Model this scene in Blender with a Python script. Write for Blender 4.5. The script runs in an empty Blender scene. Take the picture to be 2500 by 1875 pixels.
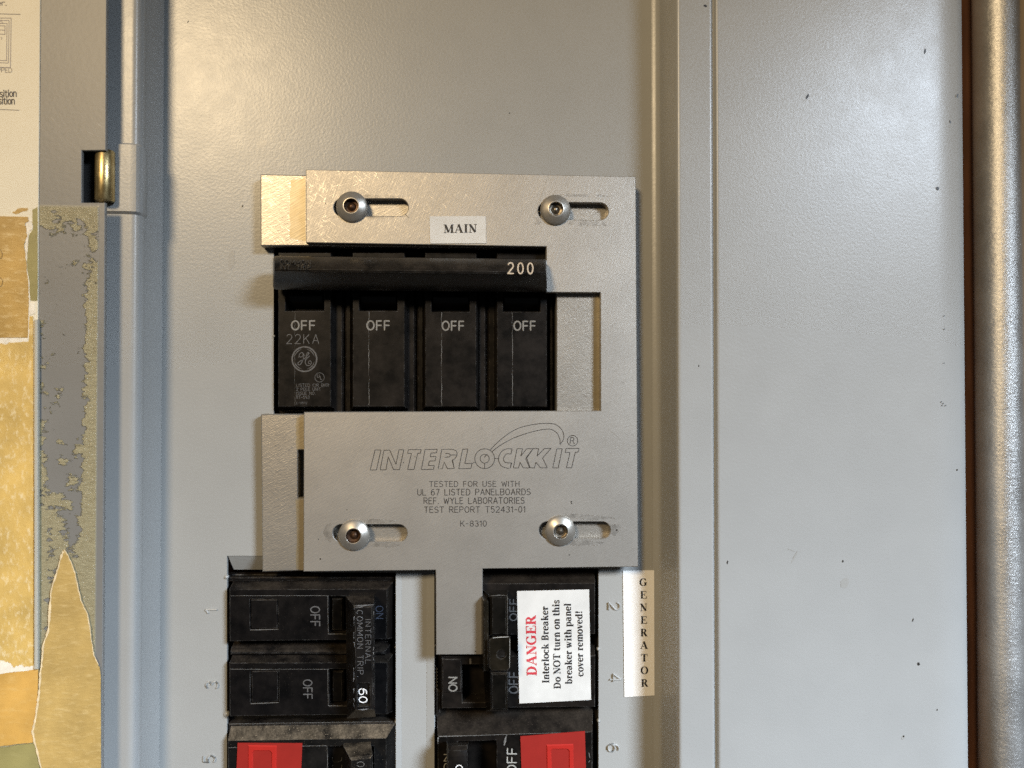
import bpy, bmesh, math, random
from mathutils import Vector, Matrix
from mathutils.geometry import tessellate_polygon
R = math.radians
random.seed(7)
scene = bpy.context.scene
COL = scene.collection

# ------------------------------------------------------------------ camera
# World: X right, Z up, -Y towards the viewer.  h = height in metres above the dead front (world y = -h).
ZC = 1.5                                  # the picture centre stands 1.5 m above the floor
F = 1810.0                                # focal length in photo pixels (photo 2500 px wide)
YAW, PIT, DIST = R(3.9), R(0.8), 0.262
fwd = Vector((math.sin(YAW) * math.cos(PIT), math.cos(YAW) * math.cos(PIT), math.sin(PIT)))
rgt = Vector((math.cos(YAW), -math.sin(YAW), 0.0))
upv = rgt.cross(fwd)
CAM = Vector((0, 0, ZC)) - fwd * DIST
cam_d = bpy.data.cameras.new('camera')
cam = bpy.data.objects.new('camera', cam_d)
COL.objects.link(cam)
m = Matrix((rgt, upv, -fwd)).transposed().to_4x4()
m.translation = CAM
cam.matrix_world = m
cam_d.sensor_width = 36.0
cam_d.lens = F / 2500.0 * 36.0
cam_d.clip_start, cam_d.clip_end = 0.01, 50.0
cam_d.dof.use_dof = True
cam_d.dof.focus_distance = 0.254
cam_d.dof.aperture_fstop = 10.5
scene.camera = cam

# ------------------------------------------------------------------ world and lamps
w = bpy.data.worlds.new('World')
scene.world = w
w.use_nodes = True
bg = w.node_tree.nodes['Background']
bg.inputs['Color'].default_value = (0.95, 0.97, 1.0, 1)
bg.inputs['Strength'].default_value = 0.03


def lamp(name, pos, aim, size, power, color, spread=180):
    d = bpy.data.lights.new(name, 'AREA')
    d.shape = 'DISK'
    d.size = size
    d.energy = power
    d.color = color
    d.spread = R(spread)
    o = bpy.data.objects.new(name, d)
    COL.objects.link(o)
    p = Vector((pos[0], -pos[2], ZC + pos[1]))
    a = Vector((aim[0], -aim[2], ZC + aim[1]))
    o.location = p
    o.rotation_euler = (a - p).to_track_quat('-Z', 'Y').to_euler()
    return o


lamp('warm_lamp', (-0.53, 0.60, 1.20), (-0.02, 0.06, 0), 0.30, 13.8, (1.0, 0.76, 0.455))
lamp('cool_lamp', (0.84, 0.45, 1.05), (-0.16, -0.92, 0), 0.42, 12.0, (0.72, 0.845, 1.0), 60)

scene.view_settings.view_transform = 'Standard'
scene.view_settings.look = 'None'
scene.view_settings.exposure = 0.0
scene.view_settings.gamma = 1.0
scene.view_settings.use_curve_mapping = False
scene.cycles.max_bounces = 6
scene.cycles.use_denoising = False
scene.cycles.caustics_reflective = False


# ------------------------------------------------------------------ measuring
def P(px, py, h=0.0):
    d = fwd + rgt * ((px - 1250.0) / F) + upv * (-(py - 937.5) / F)
    t = (-h - CAM.y) / d.y
    return CAM + d * t


def xz(px, py, h=0.0):
    p = P(px, py, h)
    return (p.x, p.z)


def quad(x0, y0, x1, y1, h=0.0):
    return [xz(x0, y1, h), xz(x1, y1, h), xz(x1, y0, h), xz(x0, y0, h)]


def pts(lst, h=0.0):
    return [xz(a, b, h) for a, b in lst]


def area2(p):
    return sum(p[i][0] * p[(i + 1) % len(p)][1] - p[(i + 1) % len(p)][0] * p[i][1] for i in range(len(p)))


def ccw(p):
    return list(p) if area2(p) > 0 else list(reversed(p))


def offset(poly, d):
    """move every edge of a CCW polygon outwards by d (number or one per edge, edge i runs from point i to i+1)"""
    n = len(poly)
    ds = d if isinstance(d, (list, tuple)) else [d] * n
    lines = []
    for i in range(n):
        a, b = Vector(poly[i]), Vector(poly[(i + 1) % n])
        e = (b - a).normalized()
        nrm = Vector((e.y, -e.x))
        lines.append((a + nrm * ds[i], e, nrm))
    out = []
    for i in range(n):
        a, e, n0 = lines[i - 1]
        b, g, n1 = lines[i]
        den = e.x * g.y - e.y * g.x
        if abs(den) < 1e-4:
            p = b
        else:
            t = ((b.x - a.x) * g.y - (b.y - a.y) * g.x) / den
            p = a + e * t
        out.append((p.x, p.y))
    return out


MM = 0.001
ORG = {}


class MB:
    def __init__(self):
        self.v, self.f, self.s = [], [], []

    def vert(self, x, z, h):
        self.v.append((x, -h, z))
        return len(self.v) - 1

    def add(self, verts, faces, smooth=False):
        o = len(self.v)
        self.v += [tuple(q) for q in verts]
        for f in faces:
            self.f.append(tuple(o + i for i in f))
            self.s.append(smooth)

    def slab(self, outer, holes=(), top=0.0, bot=-0.001, ch=0.0, flare=0.0, hole_ch=None):
        """prism with chamfered upper edge, holes, and walls that may flare towards the bottom; coordinates (x, z)"""
        outer = ccw(outer)
        hch = ch if hole_ch is None else hole_ch
        loops_top = [offset(outer, -ch) if ch else outer]
        loops_mid = [outer]
        loops_bot = [offset(outer, flare) if flare else outer]
        for hl in holes:
            hl = ccw(hl)
            loops_top.append(list(reversed(offset(hl, hch) if hch else hl)))
            loops_mid.append(list(reversed(hl)))
            loops_bot.append(list(reversed(hl)))
        for loops, h, flip in ((loops_top, top, False), (loops_bot, bot, True)):
            vecs = [[Vector((a, b, 0)) for a, b in l] for l in loops]
            flat = [(a, -h, b) for l in loops for a, b in l]
            tris = tessellate_polygon(vecs)
            self.add(flat, [t if not flip else tuple(reversed(t)) for t in tris])
        rings = []
        if ch or hch:
            rings = [(loops_top, top), (loops_mid, top - max(ch, hch)), (loops_bot, bot)]
        else:
            rings = [(loops_top, top), (loops_bot, bot)]
        for k in range(len(rings) - 1):
            (la, ha), (lb, hb) = rings[k], rings[k + 1]
            for a, b in zip(la, lb):
                n = len(a)
                self.add([(x, -ha, z) for x, z in a] + [(x, -hb, z) for x, z in b],
                         [(i, (i + 1) % n, n + (i + 1) % n, n + i) for i in range(n)])
        return self

    def box(self, x0, y0, x1, y1, top, bot, ch=0.0, flare=0.0):
        return self.slab(quad(x0, y0, x1, y1, top), (), top, bot, ch, flare)

    def loft(self, rings, smooth=False):
        """closed rings of world points, capped at both ends"""
        n = len(rings[0])
        for k in range(len(rings) - 1):
            self.add(list(rings[k]) + list(rings[k + 1]), [(i, (i + 1) % n, n + (i + 1) % n, n + i) for i in range(n)], smooth)
        self.add(rings[0], [tuple(reversed(range(n)))])
        self.add(rings[-1], [tuple(range(n))])
        return self

    def extrude_profile(self, prof, axis, a, b, smooth=False):
        """prof: list of (u, h); axis 'z' sweeps vertically (u is x), axis 'x' sweeps sideways (u is z)"""
        def ring(t):
            return [(u, -h, t) if axis == 'z' else (t, -h, u) for u, h in prof]
        return self.loft([ring(a), ring(b)], smooth)

    def ribbon(self, line, width, h, ridge=0.0, step=0.0):
        """flat or ridged stroke along pixel points; width in pixels (number or one per point); h number or function(px, py)"""
        n = len(line)
        ws = width if isinstance(width, (list, tuple)) else [width] * n
        hf = h if callable(h) else (lambda a, b: h)
        closed = n > 3 and abs(line[0][0] - line[-1][0]) + abs(line[0][1] - line[-1][1]) < 1e-6
        L, M, Rr = [], [], []
        for i in range(n):
            if closed and i in (0, n - 1):
                a, b = Vector(line[-2]), Vector(line[1])
            else:
                a, b = Vector(line[max(0, i - 1)]), Vector(line[min(n - 1, i + 1)])
            t = b - a
            if t.length < 1e-9:
                t = Vector((1, 0))
            t.normalize()
            sc = 1.0
            if 0 < i < n - 1:
                t0 = (Vector(line[i]) - Vector(line[i - 1]))
                if t0.length > 1e-9:
                    sc = 1.0 / max(0.55, abs(t0.normalized().dot(t)))
            nn = Vector((-t.y, t.x)) * ws[i] * 0.5 * sc
            c = Vector(line[i])
            for lst, q, rr in ((L, c + nn, 0), (M, c, ridge), (Rr, c - nn, 0)):
                lst.append(P(q.x, q.y, hf(q.x, q.y) + rr + step))
        if ridge:
            v = L + M + Rr
            fs = [(i, i + 1, n + i + 1, n + i) for i in range(n - 1)] + [(n + i, n + i + 1, 2 * n + i + 1, 2 * n + i) for i in range(n - 1)]
            self.add(v, fs, True)
        else:
            v = L + Rr
            self.add(v, [(i, i + 1, n + i + 1, n + i) for i in range(n - 1)])
        return self

    def blob(self, cx, cy, rx, ry, h, ang=0.0, n=12, jag=0.12, step=0.0):
        v = []
        for k in range(n):
            a = 2 * math.pi * k / n
            r = 1 + random.uniform(-jag, jag)
            x, y = rx * r * math.cos(a), ry * r * math.sin(a)
            v.append(P(cx + x * math.cos(ang) - y * math.sin(ang), cy + x * math.sin(ang) + y * math.cos(ang), h + step))
        self.add(v, [tuple(range(n))])
        return self

    def lathe(self, cx, cz, prof, seg=40, smooth=True):
        """prof: (r, h) from the outside in; axis points at the viewer"""
        v, f = [], []
        for r, h in prof:
            for k in range(seg):
                a = 2 * math.pi * k / seg
                v.append((cx + r * math.cos(a), -h, cz + r * math.sin(a)))
        for j in range(len(prof) - 1):
            for k in range(seg):
                f.append((j * seg + k, j * seg + (k + 1) % seg, (j + 1) * seg + (k + 1) % seg, (j + 1) * seg + k))
        self.add(v, f, smooth)
        return self


def build(name, mb, mat, parent=None, flat_sheet=False, smooth_angle=None):
    me = bpy.data.meshes.new(name)
    if parent is None:
        xs, ys, zs = zip(*mb.v)
        org = Vector(((min(xs) + max(xs)) / 2, max(ys), (min(zs) + max(zs)) / 2))
    else:
        r = parent
        while r.parent:
            r = r.parent
        org = ORG[r.name]
    me.from_pydata([(a - org.x, b - org.y, c - org.z) for a, b, c in mb.v], [], mb.f)
    me.polygons.foreach_set('use_smooth', mb.s)
    bm = bmesh.new()
    bm.from_mesh(me)
    bmesh.ops.remove_doubles(bm, verts=bm.verts, dist=2e-7)
    if flat_sheet:
        for f in bm.faces:
            if f.normal.y > 0:
                f.normal_flip()
    else:
        bmesh.ops.recalc_face_normals(bm, faces=bm.faces)
    bm.to_mesh(me)
    bm.free()
    if smooth_angle:
        me.polygons.foreach_set('use_smooth', [True] * len(me.polygons))
        me.set_sharp_from_angle(angle=R(smooth_angle))
    me.materials.append(mat)
    o = bpy.data.objects.new(name, me)
    COL.objects.link(o)
    if parent is None:
        o.location = org
        ORG[o.name] = org
    else:
        o.parent = parent
    return o


def tag(o, label, cat, group=None, kind=None):
    if label:
        o['label'] = label
    if cat:
        o['category'] = cat
    if group:
        o['group'] = group
    if kind:
        o['kind'] = kind
    return o


def thing(name, px, py, h, label, cat, group=None):
    o = bpy.data.objects.new(name, None)
    o.empty_display_size = 0.01
    COL.objects.link(o)
    o.location = P(px, py, h)
    ORG[o.name] = Vector(o.location)
    return tag(o, label, cat, group)


# ------------------------------------------------------------------ lettering
def arc(cx, cy, rx, ry, a0, a1, n=None):
    n = n or max(5, int(abs(a1 - a0) / 18))
    return [(cx + rx * math.cos(R(a0 + (a1 - a0) * k / n)), cy + ry * math.sin(R(a0 + (a1 - a0) * k / n))) for k in range(n + 1)]


PLAIN = {
    'A': (.62, [[(0, 0), (.31, 1), (.62, 0)], [(.1, .34), (.52, .34)]]),
    'B': (.56, [[(0, 0), (0, 1), (.3, 1)] + arc(.3, .76, .23, .24, 90, -90) + [(0, .52)], [(.3, .52)] + arc(.3, .26, .26, .26, 90, -90) + [(0, 0)]]),
    'C': (.58, [arc(.31, .5, .31, .5, 48, 312)]),
    'D': (.58, [[(0, 0), (0, 1), (.22, 1)] + arc(.22, .5, .36, .5, 90, -90) + [(0, 0)]]),
    'E': (.5, [[(.5, 1), (0, 1), (0, 0), (.5, 0)], [(0, .53), (.4, .53)]]),
    'F': (.48, [[(.48, 1), (0, 1), (0, 0)], [(0, .5), (.4, .5)]]),
    'G': (.6, [arc(.31, .5, .31, .5, 48, 330) + [(.6, .45), (.36, .45)]]),
    'H': (.56, [[(0, 0), (0, 1)], [(.56, 0), (.56, 1)], [(0, .52), (.56, .52)]]),
    'I': (.08, [[(.04, 0), (.04, 1)]]),
    'J': (.42, [[(.42, 1), (.42, .25)] + arc(.21, .22, .21, .22, 0, -170)]),
    'K': (.56, [[(0, 0), (0, 1)], [(.54, 1), (0, .4)], [(.2, .6), (.56, 0)]]),
    'L': (.48, [[(0, 1), (0, 0), (.48, 0)]]),
    'M': (.7, [[(0, 0), (0, 1), (.35, .25), (.7, 1), (.7, 0)]]),
    'N': (.58, [[(0, 0), (0, 1), (.58, 0), (.58, 1)]]),
    'O': (.64, [arc(.32, .5, .32, .5, 90, 450, 22)]),
    'P': (.54, [[(0, 0), (0, 1), (.28, 1)] + arc(.28, .74, .26, .26, 90, -90) + [(0, .48)]]),
    'R': (.56, [[(0, 0), (0, 1), (.28, 1)] + arc(.28, .75, .26, .25, 90, -90) + [(0, .5)], [(.26, .5), (.56, 0)]]),
    'S': (.54, [arc(.28, .755, .25, .245, 35, 250) + arc(.26, .26, .28, .26, 70, -145)]),
    'T': (.58, [[(0, 1), (.58, 1)], [(.29, 1), (.29, 0)]]),
    'U': (.56, [[(0, 1), (0, .28)] + arc(.28, .28, .28, .28, 180, 360) + [(.56, 1)]]),
    'V': (.58, [[(0, 1), (.29, 0), (.58, 1)]]),
    'W': (.8, [[(0, 1), (.2, 0), (.4, .8), (.6, 0), (.8, 1)]]),
    'X': (.56, [[(0, 0), (.56, 1)], [(0, 1), (.56, 0)]]),
    'Y': (.58, [[(0, 1), (.29, .5), (.58, 1)], [(.29, .5), (.29, 0)]]),
    'Z': (.54, [[(0, 1), (.54, 1), (0, 0), (.54, 0)]]),
    '0': (.5, [arc(.25, .5, .25, .5, 90, 450, 20)]),
    '1': (.24, [[(0, .78), (.2, 1), (.2, 0)]]),
    '2': (.52, [arc(.26, .72, .25, .28, 165, -35) + [(0, 0), (.52, 0)]]),
    '3': (.5, [arc(.24, .76, .23, .24, 150, -80) + arc(.24, .27, .26, .27, 85, -150)]),
    '4': (.56, [[(.42, 0), (.42, 1), (0, .3), (.56, .3)]]),
    '5': (.5, [[(.46, 1), (.06, 1), (.03, .55)] + arc(.24, .32, .26, .32, 120, -140)]),
    '6': (.5, [[(.42, .98)] + arc(.3, .5, .3, .48, 100, 180) + arc(.25, .31, .25, .31, 180, 540, 18)]),
    '7': (.5, [[(0, 1), (.5, 1), (.18, 0)]]),
    '8': (.5, [arc(.25, .76, .22, .24, 90, 450, 16), arc(.25, .27, .25, .27, 90, 450, 16)]),
    '9': (.5, [arc(.25, .69, .25, .31, 0, 360, 18) + arc(.2, .5, .3, .48, 0, -80)]),
    '-': (.4, [[(.04, .45), (.36, .45)]]), '.': (.1, [[(.03, .0), (.08, .06)]]), ':': (.1, [[(.03, .1), (.08, .16)], [(.03, .5), (.08, .56)]]),
    's': (.42, [arc(.21, .53, .19, .17, 35, 250) + arc(.2, .18, .21, .18, 70, -150)]),
    'i': (.1, [[(.05, 0), (.05, .7)], [(.05, .88), (.05, .98)]]),
    't': (.32, [[(.12, .95), (.12, .12), (.18, .02), (.3, .02)], [(0, .68), (.3, .68)]]),
    'o': (.48, [arc(.24, .35, .24, .35, 90, 450, 16)]),
    'n': (.44, [[(0, 0), (0, .7)], [(0, .45)] + arc(.22, .45, .22, .25, 160, 0) + [(.44, 0)]]),
    'e': (.46, [[(0, .37), (.46, .37)] + arc(.23, .35, .23, .35, 5, 310)]),
    'r': (.28, [[(0, 0), (0, .7)], arc(.22, .42, .22, .27, 170, 70)]),
    ' ': (.4, []),
}
TH, TN = .245, .075       # thick and thin strokes of the bold roman letters
SERIF = {
    'I': (.5, [('T', [(.25, 0), (.25, 1)]), ('t', [(.05, .03), (.45, .03)]), ('t', [(.05, .97), (.45, .97)])]),
    'N': (.95, [('t', [(.19, 0), (.19, .95)]), ('t', [(.8, .1), (.8, 1)]), ('T', [(.16, .96), (.78, .04)]), ('t', [(.03, .03), (.35, .03)]), ('t', [(0, .97), (.2, .97)]), ('t', [(.64, .97), (.96, .97)])]),
    'M': (1.22, [('t', [(.18, 0), (.18, .95)]), ('T', [(.98, 0), (.98, 1)]), ('T', [(.2, .98), (.58, .08)]), ('t', [(.58, .04), (.93, .95)]), ('t', [(.02, .03), (.34, .03)]), ('t', [(.76, .03), (1.2, .03)]), ('t', [(0, .97), (.24, .97)]), ('t', [(.95, .97), (1.2, .97)])]),
    'A': (1.0, [('t', [(.1, 0), (.46, .98)]), ('T', [(.46, 1), (.82, .02)]), ('t', [(.22, .33), (.64, .33)]), ('t', [(0, .03), (.26, .03)]), ('t', [(.62, .03), (1.02, .03)])]),
    'G': (1.0, [('m', arc(.5, .5, .39, .48, 40, 318)), ('T', [(.8, .06), (.8, .44)]), ('t', [(.6, .44), (.98, .44)]), ('t', [(.8, .98), (.8, .7)])]),
    'E': (.88, [('T', [(.24, 0), (.24, 1)]), ('t', [(.05, .97), (.8, .97)]), ('t', [(.24, .51), (.6, .51)]), ('t', [(.05, .03), (.84, .03)]), ('t', [(.8, 1), (.78, .72)]), ('t', [(.85, 0), (.85, .3)]), ('t', [(.6, .36), (.6, .66)])]),
    'R': (.98, [('T', [(.24, 0), (.24, 1)]), ('m', [(.24, .97), (.44, .97)] + arc(.44, .74, .25, .23, 90, -90) + [(.24, .51)]), ('T', [(.5, .5), (.8, .04)]), ('t', [(.05, .03), (.44, .03)]), ('t', [(.05, .97), (.26, .97)]), ('t', [(.72, .03), (.98, .03)])]),
    'T': (.92, [('T', [(.46, 0), (.46, 1)]), ('t', [(.05, .97), (.87, .97)]), ('t', [(.07, 1), (.06, .7)]), ('t', [(.85, 1), (.86, .7)]), ('t', [(.26, .03), (.66, .03)])]),
    'O': (1.0, [('m', arc(.5, .5, .39, .48, 90, 450, 26))]),
    'D': (.98, [('T', [(.24, 0), (.24, 1)]), ('m', [(.1, .97), (.42, .97)] + arc(.42, .5, .4, .47, 90, -90) + [(.1, .03)]), ('t', [(.04, .97), (.24, .97)]), ('t', [(.04, .03), (.24, .03)])]),
    'B': (.88, [('T', [(.24, 0), (.24, 1)]), ('m', [(.1, .97), (.42, .97)] + arc(.42, .745, .24, .225, 90, -90) + [(.24, .52)]), ('m', [(.42, .52)] + arc(.42, .275, .3, .245, 90, -90) + [(.05, .03)])]),
    'n': (.76, [('T', [(.18, 0), (.18, .66)]), ('m', [(.2, .52)] + arc(.4, .44, .18, .24, 140, 10)), ('T', [(.58, .48), (.58, 0)]), ('t', [(.03, .03), (.33, .03)]), ('t', [(.43, .03), (.73, .03)]), ('t', [(.02, .66), (.2, .66)])]),
    'm': (1.14, [('T', [(.18, 0), (.18, .66)]), ('m', [(.2, .52)] + arc(.4, .44, .18, .24, 140, 10)), ('T', [(.58, .48), (.58, 0)]), ('m', [(.6, .52)] + arc(.8, .44, .18, .24, 140, 10)), ('T', [(.97, .48), (.97, 0)]), ('t', [(.03, .03), (.33, .03)]), ('t', [(.43, .03), (.73, .03)]), ('t', [(.82, .03), (1.12, .03)]), ('t', [(.02, .66), (.2, .66)])]),
    'h': (.76, [('T', [(.18, 0), (.18, 1.02)]), ('m', [(.2, .52)] + arc(.4, .44, .18, .24, 140, 10)), ('T', [(.58, .48), (.58, 0)]), ('t', [(.03, .03), (.33, .03)]), ('t', [(.43, .03), (.73, .03)]), ('t', [(.02, 1.0), (.2, 1.0)])]),
    'u': (.76, [('T', [(.18, .67), (.18, .2)]), ('m', arc(.36, .2, .18, .18, 190, 340)), ('T', [(.57, .67), (.57, 0)]), ('t', [(.02, .66), (.2, .66)]), ('t', [(.42, .66), (.57, .66)]), ('t', [(.57, .03), (.74, .03)])]),
    'i': (.4, [('T', [(.2, 0), (.2, .67)]), ('t', [(.03, .66), (.2, .66)]), ('t', [(.03, .03), (.37, .03)]), ('T', [(.19, .83), (.19, 1.02)])]),
    'l': (.4, [('T', [(.2, 0), (.2, 1.02)]), ('t', [(.03, 1.0), (.2, 1.0)]), ('t', [(.03, .03), (.37, .03)])]),
    't': (.46, [('T', [(.2, .92), (.2, .12)]), ('m', arc(.32, .14, .12, .12, 190, 330)), ('t', [(.01, .65), (.42, .65)])]),
    'e': (.64, [('m', arc(.33, .34, .25, .32, 12, 318)), ('t', [(.12, .38), (.56, .38)])]),
    'o': (.7, [('m', arc(.35, .34, .26, .32, 90, 450, 20))]),
    'c': (.62, [('m', arc(.34, .34, .26, .32, 50, 318)), ('T', [(.5, .48), (.5, .6)])]),
    'a': (.7, [('T', [(.48, .52), (.48, .1)]), ('m', arc(.29, .5, .19, .16, 165, 0)), ('m', [(.48, .4)] + arc(.26, .2, .17, .18, 90, 320)), ('t', [(.48, .06), (.66, .05)])]),
    'r': (.56, [('T', [(.18, 0), (.18, .66)]), ('m', [(.2, .5)] + arc(.38, .48, .16, .18, 150, 60)), ('T', [(.44, .5), (.44, .64)]), ('t', [(.03, .03), (.37, .03)]), ('t', [(.02, .66), (.2, .66)])]),
    's': (.54, [('h', arc(.27, .5, .18, .15, 40, 250) + arc(.26, .18, .19, .16, 70, -150)), ('t', [(.46, .66), (.46, .48)]), ('t', [(.06, 0), (.06, .2)])]),
    'k': (.8, [('T', [(.18, 0), (.18, 1.02)]), ('t', [(.26, .3), (.56, .64)]), ('T', [(.38, .42), (.64, .03)]), ('t', [(.03, .03), (.35, .03)]), ('t', [(.48, .03), (.78, .03)]), ('t', [(.44, .65), (.7, .65)]), ('t', [(.02, 1.0), (.2, 1.0)])]),
    'b': (.76, [('T', [(.18, .04), (.18, 1.02)]), ('m', arc(.38, .33, .25, .31, 140, -140)), ('t', [(.02, 1.0), (.2, 1.0)])]),
    'd': (.76, [('T', [(.57, 0), (.57, 1.02)]), ('m', arc(.37, .33, .25, .31, 40, 320)), ('t', [(.42, 1.0), (.57, 1.0)]), ('t', [(.57, .03), (.74, .03)])]),
    'p': (.76, [('T', [(.18, .67), (.18, -.3)]), ('m', arc(.38, .33, .25, .31, 140, -140)), ('t', [(.02, .66), (.2, .66)]), ('t', [(.03, -.28), (.37, -.28)])]),
    'v': (.7, [('T', [(.12, .66), (.36, .02)]), ('t', [(.36, .02), (.58, .66)]), ('t', [(0, .66), (.3, .66)]), ('t', [(.46, .66), (.7, .66)])]),
    'w': (1.0, [('T', [(.12, .66), (.33, .02)]), ('t', [(.33, .02), (.52, .64)]), ('T', [(.46, .66), (.68, .02)]), ('t', [(.68, .02), (.88, .66)]), ('t', [(0, .66), (.3, .66)]), ('t', [(.76, .66), (1.0, .66)])]),
    '!': (.4, [('T', [(.2, 1.0), (.2, .62)]), ('h', [(.2, .62), (.2, .28)]), ('T', [(.2, .0), (.2, .16)])]),
    ' ': (.3, []),
}


def split_sharp(line):
    out, cur = [], [line[0]]
    for i in range(1, len(line)):
        cur.append(line[i])
        if i < len(line) - 1:
            a = Vector(line[i]) - Vector(line[i - 1])
            b = Vector(line[i + 1]) - Vector(line[i])
            if a.length > 1e-9 and b.length > 1e-9 and a.angle(b) > .7:
                out.append(cur)
                cur = [line[i]]
    return out + [cur]


def write(mb, s, p0, p1, up, h, font='plain', wt=.12, gap=.2, ridge=0.0):
    """lay the string between pixel points p0 and p1 along its baseline, cap height = pixel vector up"""
    font_d = PLAIN if font == 'plain' else SERIF
    if font != 'plain':
        gap = gap if gap != .2 else .04
    W = sum(font_d[c][0] for c in s) + gap * (len(s) - 1)
    U = ((p1[0] - p0[0]) / W, (p1[1] - p0[1]) / W)
    cap = math.hypot(*up)
    x, k = 0.0, 0

    def mp(u, v):
        return (p0[0] + U[0] * u + up[0] * v, p0[1] + U[1] * u + up[1] * v)
    for c in s:
        gw, strokes = font_d[c]
        for st in strokes:
            k += 1
            mode, line = ('u', st) if font == 'plain' else st
            if mode == 'u':
                parts = split_sharp(line)
                for q in parts[:-1]:
                    k += 1
                    mb.ribbon([mp(x + a, b) for a, b in q], wt * cap, h, ridge, step=(k % 7) * 4e-6)
                    if not ridge:
                        e = mp(x + q[-1][0], q[-1][1])
                        mb.blob(e[0], e[1], wt * cap / 2, wt * cap / 2, h(*e) if callable(h) else h, n=8, jag=0, step=((k + 3) % 7) * 4e-6 + 2e-6)
                k += 1
                line = parts[-1]
            px = [mp(x + a, b) for a, b in line]
            if mode == 'u':
                ww = wt * cap
            elif mode == 'T':
                ww = TH * cap
            elif mode == 't':
                ww = TN * cap
            elif mode == 'h':
                ww = .14 * cap
            else:
                ww = []
                for i in range(len(line)):
                    a, b = line[max(0, i - 1)], line[min(len(line) - 1, i + 1)]
                    dx, dy = b[0] - a[0], b[1] - a[1]
                    q = abs(dy) / max(1e-6, math.hypot(dx, dy))
                    ww.append((TN + (TH - TN) * q ** 1.6) * cap)
            mb.ribbon(px, ww, h, ridge, step=(k % 7) * 4e-6)
            if mode == 'u' and not ridge and wt > .09:          # rounded stroke ends
                for q in (px[0], px[-1]):
                    mb.blob(q[0], q[1], ww / 2, ww / 2, h(q[0], q[1]) if callable(h) else h, n=8, jag=0, step=((k + 3) % 7) * 4e-6 + 2e-6)
        x += gw + gap
    return mb


# ------------------------------------------------------------------ materials
class NT:
    def __init__(self, name):
        self.m = bpy.data.materials.new(name)
        self.m.use_nodes = True
        self.t = self.m.node_tree
        self.b = self.t.nodes['Principled BSDF']
        self.co = self.n('ShaderNodeTexCoord').outputs['Object']

    def n(self, typ, **kw):
        nd = self.t.nodes.new(typ)
        for k, v in kw.items():
            setattr(nd, k, v)
        return nd

    def link(self, a, b):
        self.t.links.new(a, b)

    def val(self, sock, v):
        if hasattr(v, 'is_output'):
            self.link(v, sock)
        else:
            sock.default_value = v

    def math(self, op, a, b=0.0, clamp=False):
        nd = self.n('ShaderNodeMath', operation=op, use_clamp=clamp)
        self.val(nd.inputs[0], a)
        self.val(nd.inputs[1], b)
        return nd.outputs[0]

    def ramp(self, v, lo, hi, a=0.0, b=1.0):
        nd = self.n('ShaderNodeMapRange')
        self.val(nd.inputs['Value'], v)
        for k, q in (('From Min', lo), ('From Max', hi), ('To Min', a), ('To Max', b)):
            nd.inputs[k].default_value = q
        return nd.outputs['Result']

    def noise(self, scale, detail=3, rough=.55, stretch=None, rot=0.0, off=(0, 0, 0)):
        mp = self.n('ShaderNodeMapping')
        self.link(self.co, mp.inputs['Vector'])
        mp.inputs['Location'].default_value = off
        mp.inputs['Rotation'].default_value = (0, rot, 0)
        mp.inputs['Scale'].default_value = stretch or (1, 1, 1)
        v = mp.outputs['Vector']
        if rot:       # rotate first, then stretch
            m2 = self.n('ShaderNodeMapping')
            mp.inputs['Scale'].default_value = (1, 1, 1)
            m2.inputs['Scale'].default_value = stretch or (1, 1, 1)
            self.link(v, m2.inputs['Vector'])
            v = m2.outputs['Vector']
        nd = self.n('ShaderNodeTexNoise')
        self.link(v, nd.inputs['Vector'])
        nd.inputs['Scale'].default_value = scale
        nd.inputs['Detail'].default_value = detail
        nd.inputs['Roughness'].default_value = rough
        return nd.outputs['Fac']

    def mix(self, f, a, b):
        nd = self.n('ShaderNodeMix', data_type='RGBA')
        self.val(nd.inputs['Factor'], f)
        for k, v in ((6, a), (7, b)):
            self.val(nd.inputs[k], v if hasattr(v, 'is_output') else (*v, 1))
        return nd.outputs[2]

    def bump(self, hgt, dist, strength=1.0, prev=None):
        nd = self.n('ShaderNodeBump')
        nd.inputs['Strength'].default_value = strength
        nd.inputs['Distance'].default_value = dist
        self.link(hgt, nd.inputs['Height'])
        if prev is not None:
            self.link(prev, nd.inputs['Normal'])
        return nd.outputs['Normal']

    def out(self, color=None, rough=None, metal=None, normal=None, spec=None, alpha=None, coat=None):
        for k, v in (('Base Color', color), ('Roughness', rough), ('Metallic', metal), ('Specular IOR Level', spec), ('Alpha', alpha), ('Coat Weight', coat)):
            if v is not None:
                self.val(self.b.inputs[k], (*v, 1) if isinstance(v, tuple) else v)
        if normal is not None:
            self.link(normal, self.b.inputs['Normal'])
        return self.m


def plain(name, col, rough=.5, metal=0.0, vary=0.0, scale=300, bump=0.0, spec=.5):
    t = NT(name)
    c = col
    if vary:
        f = t.noise(scale, 4)
        c = t.mix(t.ramp(f, .3, .7), tuple(q * (1 - vary) for q in col), tuple(min(1, q * (1 + vary)) for q in col))
    nrm = t.bump(t.noise(scale * 3, 3), bump) if bump else None
    return t.out(c, rough, metal, nrm, spec)


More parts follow.
